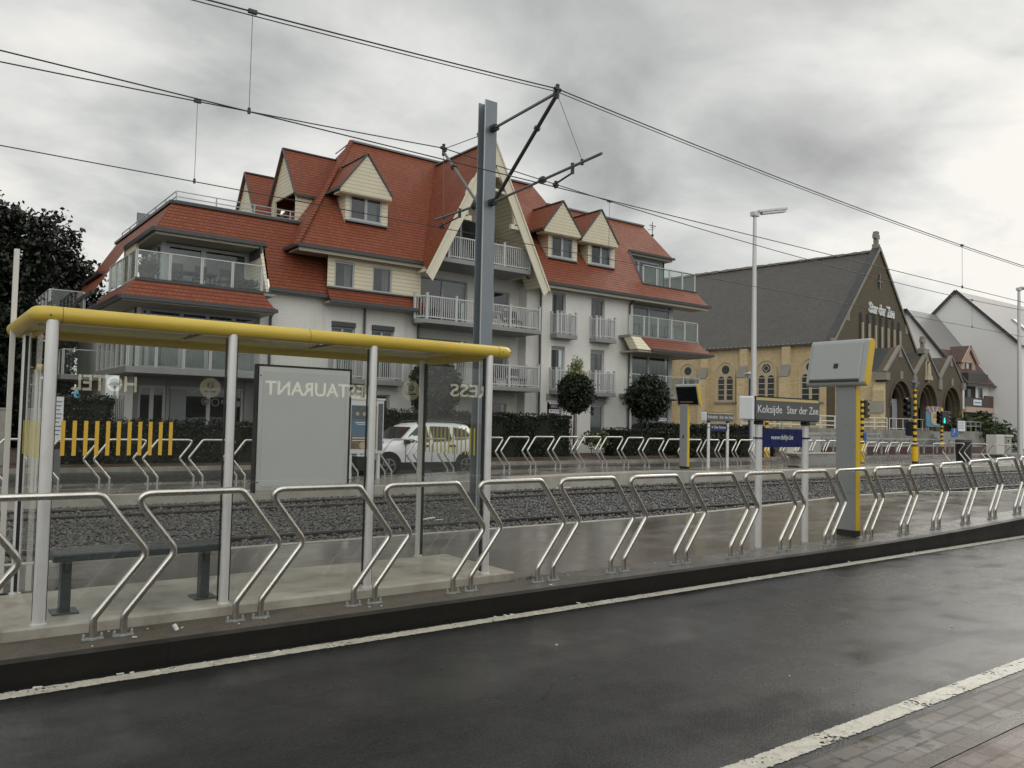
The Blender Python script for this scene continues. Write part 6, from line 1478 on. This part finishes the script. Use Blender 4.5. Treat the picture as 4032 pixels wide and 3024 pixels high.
def poster_frame():
    y=18.55; t=thing('poster_display','grey poster display on two legs standing before the white car','display',(9.4,y,0))
    MB().box(8.88,9.86,y,y+.12,.64,1.98).build('case','alu',t,.01); MB().box(8.85,9.9,y-.02,y+.14,1.981,2.03).build('top_cap','alu',t)
    p=MB(); f=y-.004
    MB().box(8.96,9.50,f-.004,f,1.08,1.84).build('upper_poster','posterblue',t); MB().box(8.96,9.50,f-.004,f,.76,1.075).build('lower_poster','posterbrown',t); MB().box(9.505,9.66,f-.004,f,.76,1.84).build('side_poster','posterskin',t); MB().box(9.70,9.83,f-.004,f,.72,1.9).build('dark_pane','postergrey',t)
    MB().box(8.99,9.46,f-.007,f-.0045,1.50,1.82).build('portrait_area','postergrey',t)
    m=MB(); m.box(9.07,9.35,f-.009,f-.0075,1.40,1.425); m.box(9.12,9.40,f-.009,f-.0075,1.36,1.375); m.box(9.0,9.44,f-.009,f-.0075,1.02,1.045); m.box(9.0,9.4,f-.009,f-.0075,.96,.98); m.bar((9.0,f-.008,.93),(9.25,f-.008,.88),.02,.004); m.build('poster_print','lettering',t)
    m=MB(); m.disc((9.28,f-.006,.85),(0,-1,0),.09,14,.003); m.disc((9.12,f-.006,1.63),(0,-1,0),.05,12,.005); m.disc((9.31,f-.006,1.63),(0,-1,0),.05,12,.005); m.build('poster_figures','posterskin',t)
    for x in (8.98,9.76): MB().box(x-.035,x+.035,y+.02,y+.10,.02,.639).build('leg','alu',t)
poster_frame()
# ------------------------------------------------------------------ traffic lights, signs, small street furniture
def banded_pole(par,x,y,z0,z1,r,zs,name='pole'):
    "yellow pole with black bands from zs upward"
    MB().cyl((x,y,z0),(x,y,z1),r,14).build(name,'tlyellow',par)
    m=MB(); z=zs
    while z<z1-.1: m.cyl((x,y,z),(x,y,z+.135),r+.004,14); z+=.29
    m.build('black_band','tlblack',par)
def signal_head(par,x,y,z,dx,n=3,w=.26):
    h=.3*n; b=MB().box(x-.12,x+.12,y-.15,y+.15,z,z+h).build('signal_head','tlblack',par,.02)
    m=MB()
    for i in range(n):
        zc=z+.15+.3*i
        m.tube([(x+dx*.12,y,zc),(x+dx*.34,y,zc-.03)],[.125,.115],12,caps=False)
    m.build('hood','tlblack',b); return b
def build_traffic():
    x,y=37.98,19.3; z=zf(38)
    t=thing('traffic_light','tall yellow and black banded signal post with camera on top at the crossing','traffic light',(x,y,z))
    MB().cyl((x,y,z-.05),(x,y,z+.09),.16,16).build('foot','tlblack',t); MB().cyl((x,y,z+.09),(x,y,.78),.155,16).build('sleeve','tlyellow',t); MB().tube([(x,y,.78),(x,y,.86)],[.165,.10],16).build('sleeve_cap','tlblack',t)
    banded_pole(t,x,y,.86,3.42,.085,.9)
    signal_head(t,x-.42,y+.05,2.15,-1); m=MB(); m.bar((x-.3,y,2.75),(x,y,2.75),.05); m.bar((x-.3,y,2.3),(x,y,2.3),.05); m.tube([(x-.12,y,2.9),(x-.1,y,3.7),(x-.1,y,3.9)],.02,6); m.build('bracket','tlblack',t)
    c=MB(); c.obox((x-.2,y,3.78),V(.22,0,-.04),V(0,.08,0),V(0,0,.05)); c.obox((x+.15,y,3.74),V(.14,0,.0),V(0,.07,0),V(0,0,.06)); c.bar((x,y,3.4),(x,y,3.75),.06); c.build('camera','lead',t)
    MB().box(x-.12,x+.28,y+.1,y+.35,1.26,1.95).build('control_box','tlblack',t,.02); MB().box(x-.14,x+.1,y+.36,y+.39,1.3,1.9).build('blue_plate','roadblue',t)
    x,y=60.95,29.0; t=thing('traffic_light','yellow and black signal post with lit green pedestrian light before the church','traffic light',(x,y,0))
    MB().cyl((x,y,-.1),(x,y,.72),.17,14).build('sleeve','tlyellow',t); banded_pole(t,x,y,.72,3.17,.10,.78)
    b=MB().box(x-.55,x+.55,y-.3,y+.12,2.05,2.98).build('signal_head','tlblack',t,.03); m=MB()
    for s in (-1,1):
        for i in range(3): m.tube([(x+s*.5,y-.1,2.22+.3*i),(x+s*.85,y-.15,2.2+.3*i)],[.14,.13],10,caps=False)
    m.build('hood','tlblack',b)
    g=MB(); gx,gz_=x-.22,2.14; yy=y-.305; g.disc((gx,yy,gz_+.30),(0,-1,0),.05,10,.01); g.prism([(gx-.10,yy,gz_+.08),(gx+.10,yy,gz_+.08),(gx+.05,yy,gz_+.25),(gx-.05,yy,gz_+.25)],(0,-.01,0)); g.prism([(gx-.09,yy,gz_-.02),(gx-.02,yy,gz_-.02),(gx,yy,gz_+.08),(gx-.06,yy,gz_+.08)],(0,-.01,0)); g.prism([(gx+.02,yy,gz_-.02),(gx+.09,yy,gz_-.02),(gx+.06,yy,gz_+.08),(gx,yy,gz_+.08)],(0,-.01,0)); g.build('green_figure','green_signal',b)
    x,y=38.84,22.4; t=thing('traffic_light','banded signal post half hidden behind the large grey pillar','traffic light',(x,y,-.1))
    MB().cyl((x,y,-.1),(x,y,.76),.15,14).build('sleeve','tlyellow',t); banded_pole(t,x,y,.76,3.03,.085,.8); MB().box(x-.08,x+.16,y-.14,y-.11,.98,1.36).build('blue_plate','roadblue',t); signal_head(t,x+.16,y,2.1,1)
    x,y=37.37,27.0; t=thing('traffic_light','distant banded signal post behind the navy web address plate','traffic light',(x,y,-.1))
    MB().cyl((x,y,-.1),(x,y,.72),.17,14).build('sleeve','tlyellow',t); banded_pole(t,x,y,.72,2.05,.1,.78)
    x,y=57.45,26.5; t=thing('pedestrian_sign','small blue square sign with white walking figure and arrow before the church','sign',(x,y,0))
    MB().cyl((x,y,-.1),(x,y,1.14),.035,8).build('post','galv',t); b=MB().prism([(a,y-.02,b_) for a,b_ in rrect(x-.47,x+.5,1.14,1.74,.07)],(0,.02,0)).build('plate','roadblue',t)
    m=MB(); yy=y-.0215
    m.bar((x-.05,yy,1.50),(x-.02,yy,1.66),.09,.006); m.bar((x-.05,yy,1.5),(x+.16,yy,1.43),.05,.006); m.bar((x-.05,yy,1.5),(x-.2,yy,1.40),.05,.006); m.bar((x-.28,yy,1.29),(x+.28,yy,1.29),.045,.006); m.bar((x-.3,yy,1.29),(x-.2,yy,1.34),.035,.006); m.bar((x-.3,yy,1.29),(x-.2,yy,1.24),.035,.006); m.disc((x-.02,yy,1.69),(0,-1,0),.035,10,.006); m.build('symbol','lettering',b)
    x,y=43.05,19.4; t=thing('litter_bin','tall black litter bin beside the short hoop row at the crossing','bin',(x,y,0))
    MB().tube([(x,y,-.05),(x,y,1.02)],[.34,.39],16).build('drum','tlblack',t); MB().tube([(x,y,1.021),(x,y,1.12)],[.41,.36],16).build('lid','tlblack',t); MB().tube([(x,y,1.0),(x,y,1.015)],[.405,.405],16).build('rim','lead',t)
    t=thing('utility_cabinet','pale grey pair of utility cabinets at the right end of the forecourt','cabinet',(61.8,25.5,0))
    MB().box(60.3,61.5,25.0,25.7,.0,1.34).build('white_cabinet','cabinet',t,.03); MB().box(61.6,63.4,25.3,25.9,.0,1.22).build('grey_cabinet','cabinet2',t,.02); MB().box(62.3,63.5,25.2,25.95,1.221,1.36).build('lid','cabinet',t,.02)
    m=MB(); m.box(62.45,62.48,25.28,25.299,.1,1.1); m.box(62.75,62.95,25.28,25.299,.85,1.0); m.build('door_seam','dark',t)
    t=thing('signal_box','dark signal control box on a post behind the right leg of the near name sign','box',(24.5,18.0,1.8))
    o=S(*q(RG,620,1100),Y=21.5); MB().box(o.x-.02,o.x+.75,21.5,21.8,1.66,2.2).build('case','lead',t,.05); MB().box(o.x+.1,o.x+.3,21.6,21.75,-.1,1.65).build('post','lead',t)
    y=17.85; t=thing('concrete_block','long low concrete bench block on the far platform','block',(28,y,.07))
    b=MB(); b.prism([(26.72,y,.075),(29.6,y,.075),(29.6,y,.55),(26.55,y,.55),(26.55,y,.50),(26.78,y,.43),(26.78,y,.19),(26.66,y,.12)],(0,.5,0)); b.build('block','concrete',t); MB().box(26.95,29.5,y-.01,y-.001,.14,.42).build('inset','slab',t); MB().box(26.5,29.65,y-.03,y+.53,.552,.585).build('top_slab','edge',t)
    t=thing('concrete_pot','small white block beside the far hedge end, seen under the navy plate','block',(42,26.6,0)); o=S(*q(RG,425,1475),Y=26.6); MB().box(o.x-.5,o.x+.5,26.6,27.0,-.1,.62).build('block','cabinet',t,.03)
    t=thing('utility_box','grey concrete utility box behind the right leg of the near sign','box',(43,27,0)); o=S(*q(RG,710,1400),Y=26.9); MB().box(o.x-.9,o.x+.75,26.9,27.5,-.1,1.15).build('box','cabinet2',t,.03); MB().box(o.x-.95,o.x+.8,26.85,27.55,1.151,1.2).build('lid','cabinet2',t,.02)
    o=S(*q(RH,1680,1100),Y=29.5); t=thing('thin_post','thin grey sign post beside the white ramp railing','post',(o.x,29.5,0)); MB().cyl((o.x,29.5,-.1),(o.x,29.5,2.3),.05,8).build('shaft','galv',t)
build_traffic()
def litter():
    n=0
    t=None
    for k in range(46):
        x=.3+11*random.random()**1.3; y=5.60+.1*random.random(); a=random.uniform(0,3.1); l=random.uniform(.006,.03); w=random.uniform(.004,.012)
        if k>24: y=random.uniform(5.85,6.25) if k%7 else random.uniform(3.2,5.4); l*=.55; w*=.7
        z=(ROADZ if y<5.72 else zn(x))+.006
        b=MB().obox((x,y,z),V(math.cos(a)*l,math.sin(a)*l,0),V(-math.sin(a)*w,math.cos(a)*w,0),V(0,0,.003))
        if t is None: t=b; 
        else: t.v,t.f,t.sm=(t.v+b.v,t.f+[tuple(i+len(t.v) for i in f) for f in b.f],t.sm+b.sm)
    o=t.build('litter','litter'); o['kind']='stuff'; o['label']='scattered cigarette ends and leaf scraps along the kerb'
    m=MB(); m.cyl((1.62,5.98,.012),(1.60,5.985,.05),.015,10); c=m.build('plastic_cap','white'); tag(c,'small white plastic cap lying on the kerb beside the shelter','litter')
    m=MB(); m.obox((7.35,12.1,BEDZ+.05),V(.12,.02,.01),V(0,.05,0),V(0,0,.004)); m.obox((7.15,12.0,BEDZ+.05),V(.05,.02,.01),V(0,.04,0),V(0,0,.004)); m.obox((7.4,11.85,BEDZ+.05),V(.06,.0,.0),V(0,.03,0),V(0,0,.004)); c=m.build('paper_scrap','litter'); tag(c,'torn white paper scrap on the ballast between the tracks','litter')
    m=MB(); m.bar((13.6,16.2,-.17),(14.15,16.25,-.16),.03); c=m.build('pipe_end','litter'); tag(c,'short pale pipe piece lying by the far platform face','pipe')
litter()
# ------------------------------------------------------------------ the hotel across the road, seen mirrored in the shelter glass
def build_hotel():
    t=thing('hotel','dark hotel front with lit letters behind the viewer, mirrored in the shelter glass','hotel',(4,-5,0))
    MB().box(-30,45,-5.2,-4.3,-.2,3.1).build('wall','hotel',t); MB().box(-30,45,-4.3,-4.2,1.75,2.75).build('fascia','dark',t)
    yv=2*6.352+4.19
    def at(px,py): return S(px,py,Y=yv)
    fy=-4.19
    def put(s,L,Rr,zt,zb,nm):
        "mirrored: photo-left edge L is the END of the word"
        a,b=at(*L),at(*Rr); zt,zb=at(*zt).z,at(*zb).z
        text(s,(b.x,fy,zb),(-1,0,0),(0,0,1),b.x-a.x,zt-zb,'lit_letter','lettering',t,.004,.014)
    put('RESTAURANT',q(RB,0,0) if 0 else (1045,1500),(1470,1525),q((900,1300,2200),250,337),q((900,1300,2200),250,428),'a')
    put('HOTEL',q(RL,985,400),q(RL,1885,400),q(RL,1880,292),q(RL,1880,500),'b')
    put('RESS',q(RK,1655,480),q(RK,2195,480),q(RK,1800,395),q(RK,1800,565),'c')
    for c,r in ((q(RN,1145,620),q(RN,1285,620)),(q(RK,1105,480),q(RK,1225,480))):
        a,b=at(*c),at(*r); e=MB().disc((a.x,fy,a.z),(0,1,0),(b.x-a.x),28,.03).build('emblem','lit_emblem',t)
        m=MB(); k=(b.x-a.x)
        for rr_ in (.30,.18):
            for i in range(20): p,q2=2*math.pi*i/20,2*math.pi*(i+1)/20; m.bar((a.x+k*rr_*math.cos(p),fy+.035,a.z+k*.25+k*rr_*math.sin(p)),(a.x+k*rr_*math.cos(q2),fy+.035,a.z+k*.25+k*rr_*math.sin(q2)),.012)
        m.box(a.x-k*.6,a.x+k*.55,fy+.031,fy+.036,a.z-k*.45,a.z-k*.32); m.build('emblem_mark','dark',e)
build_hotel()
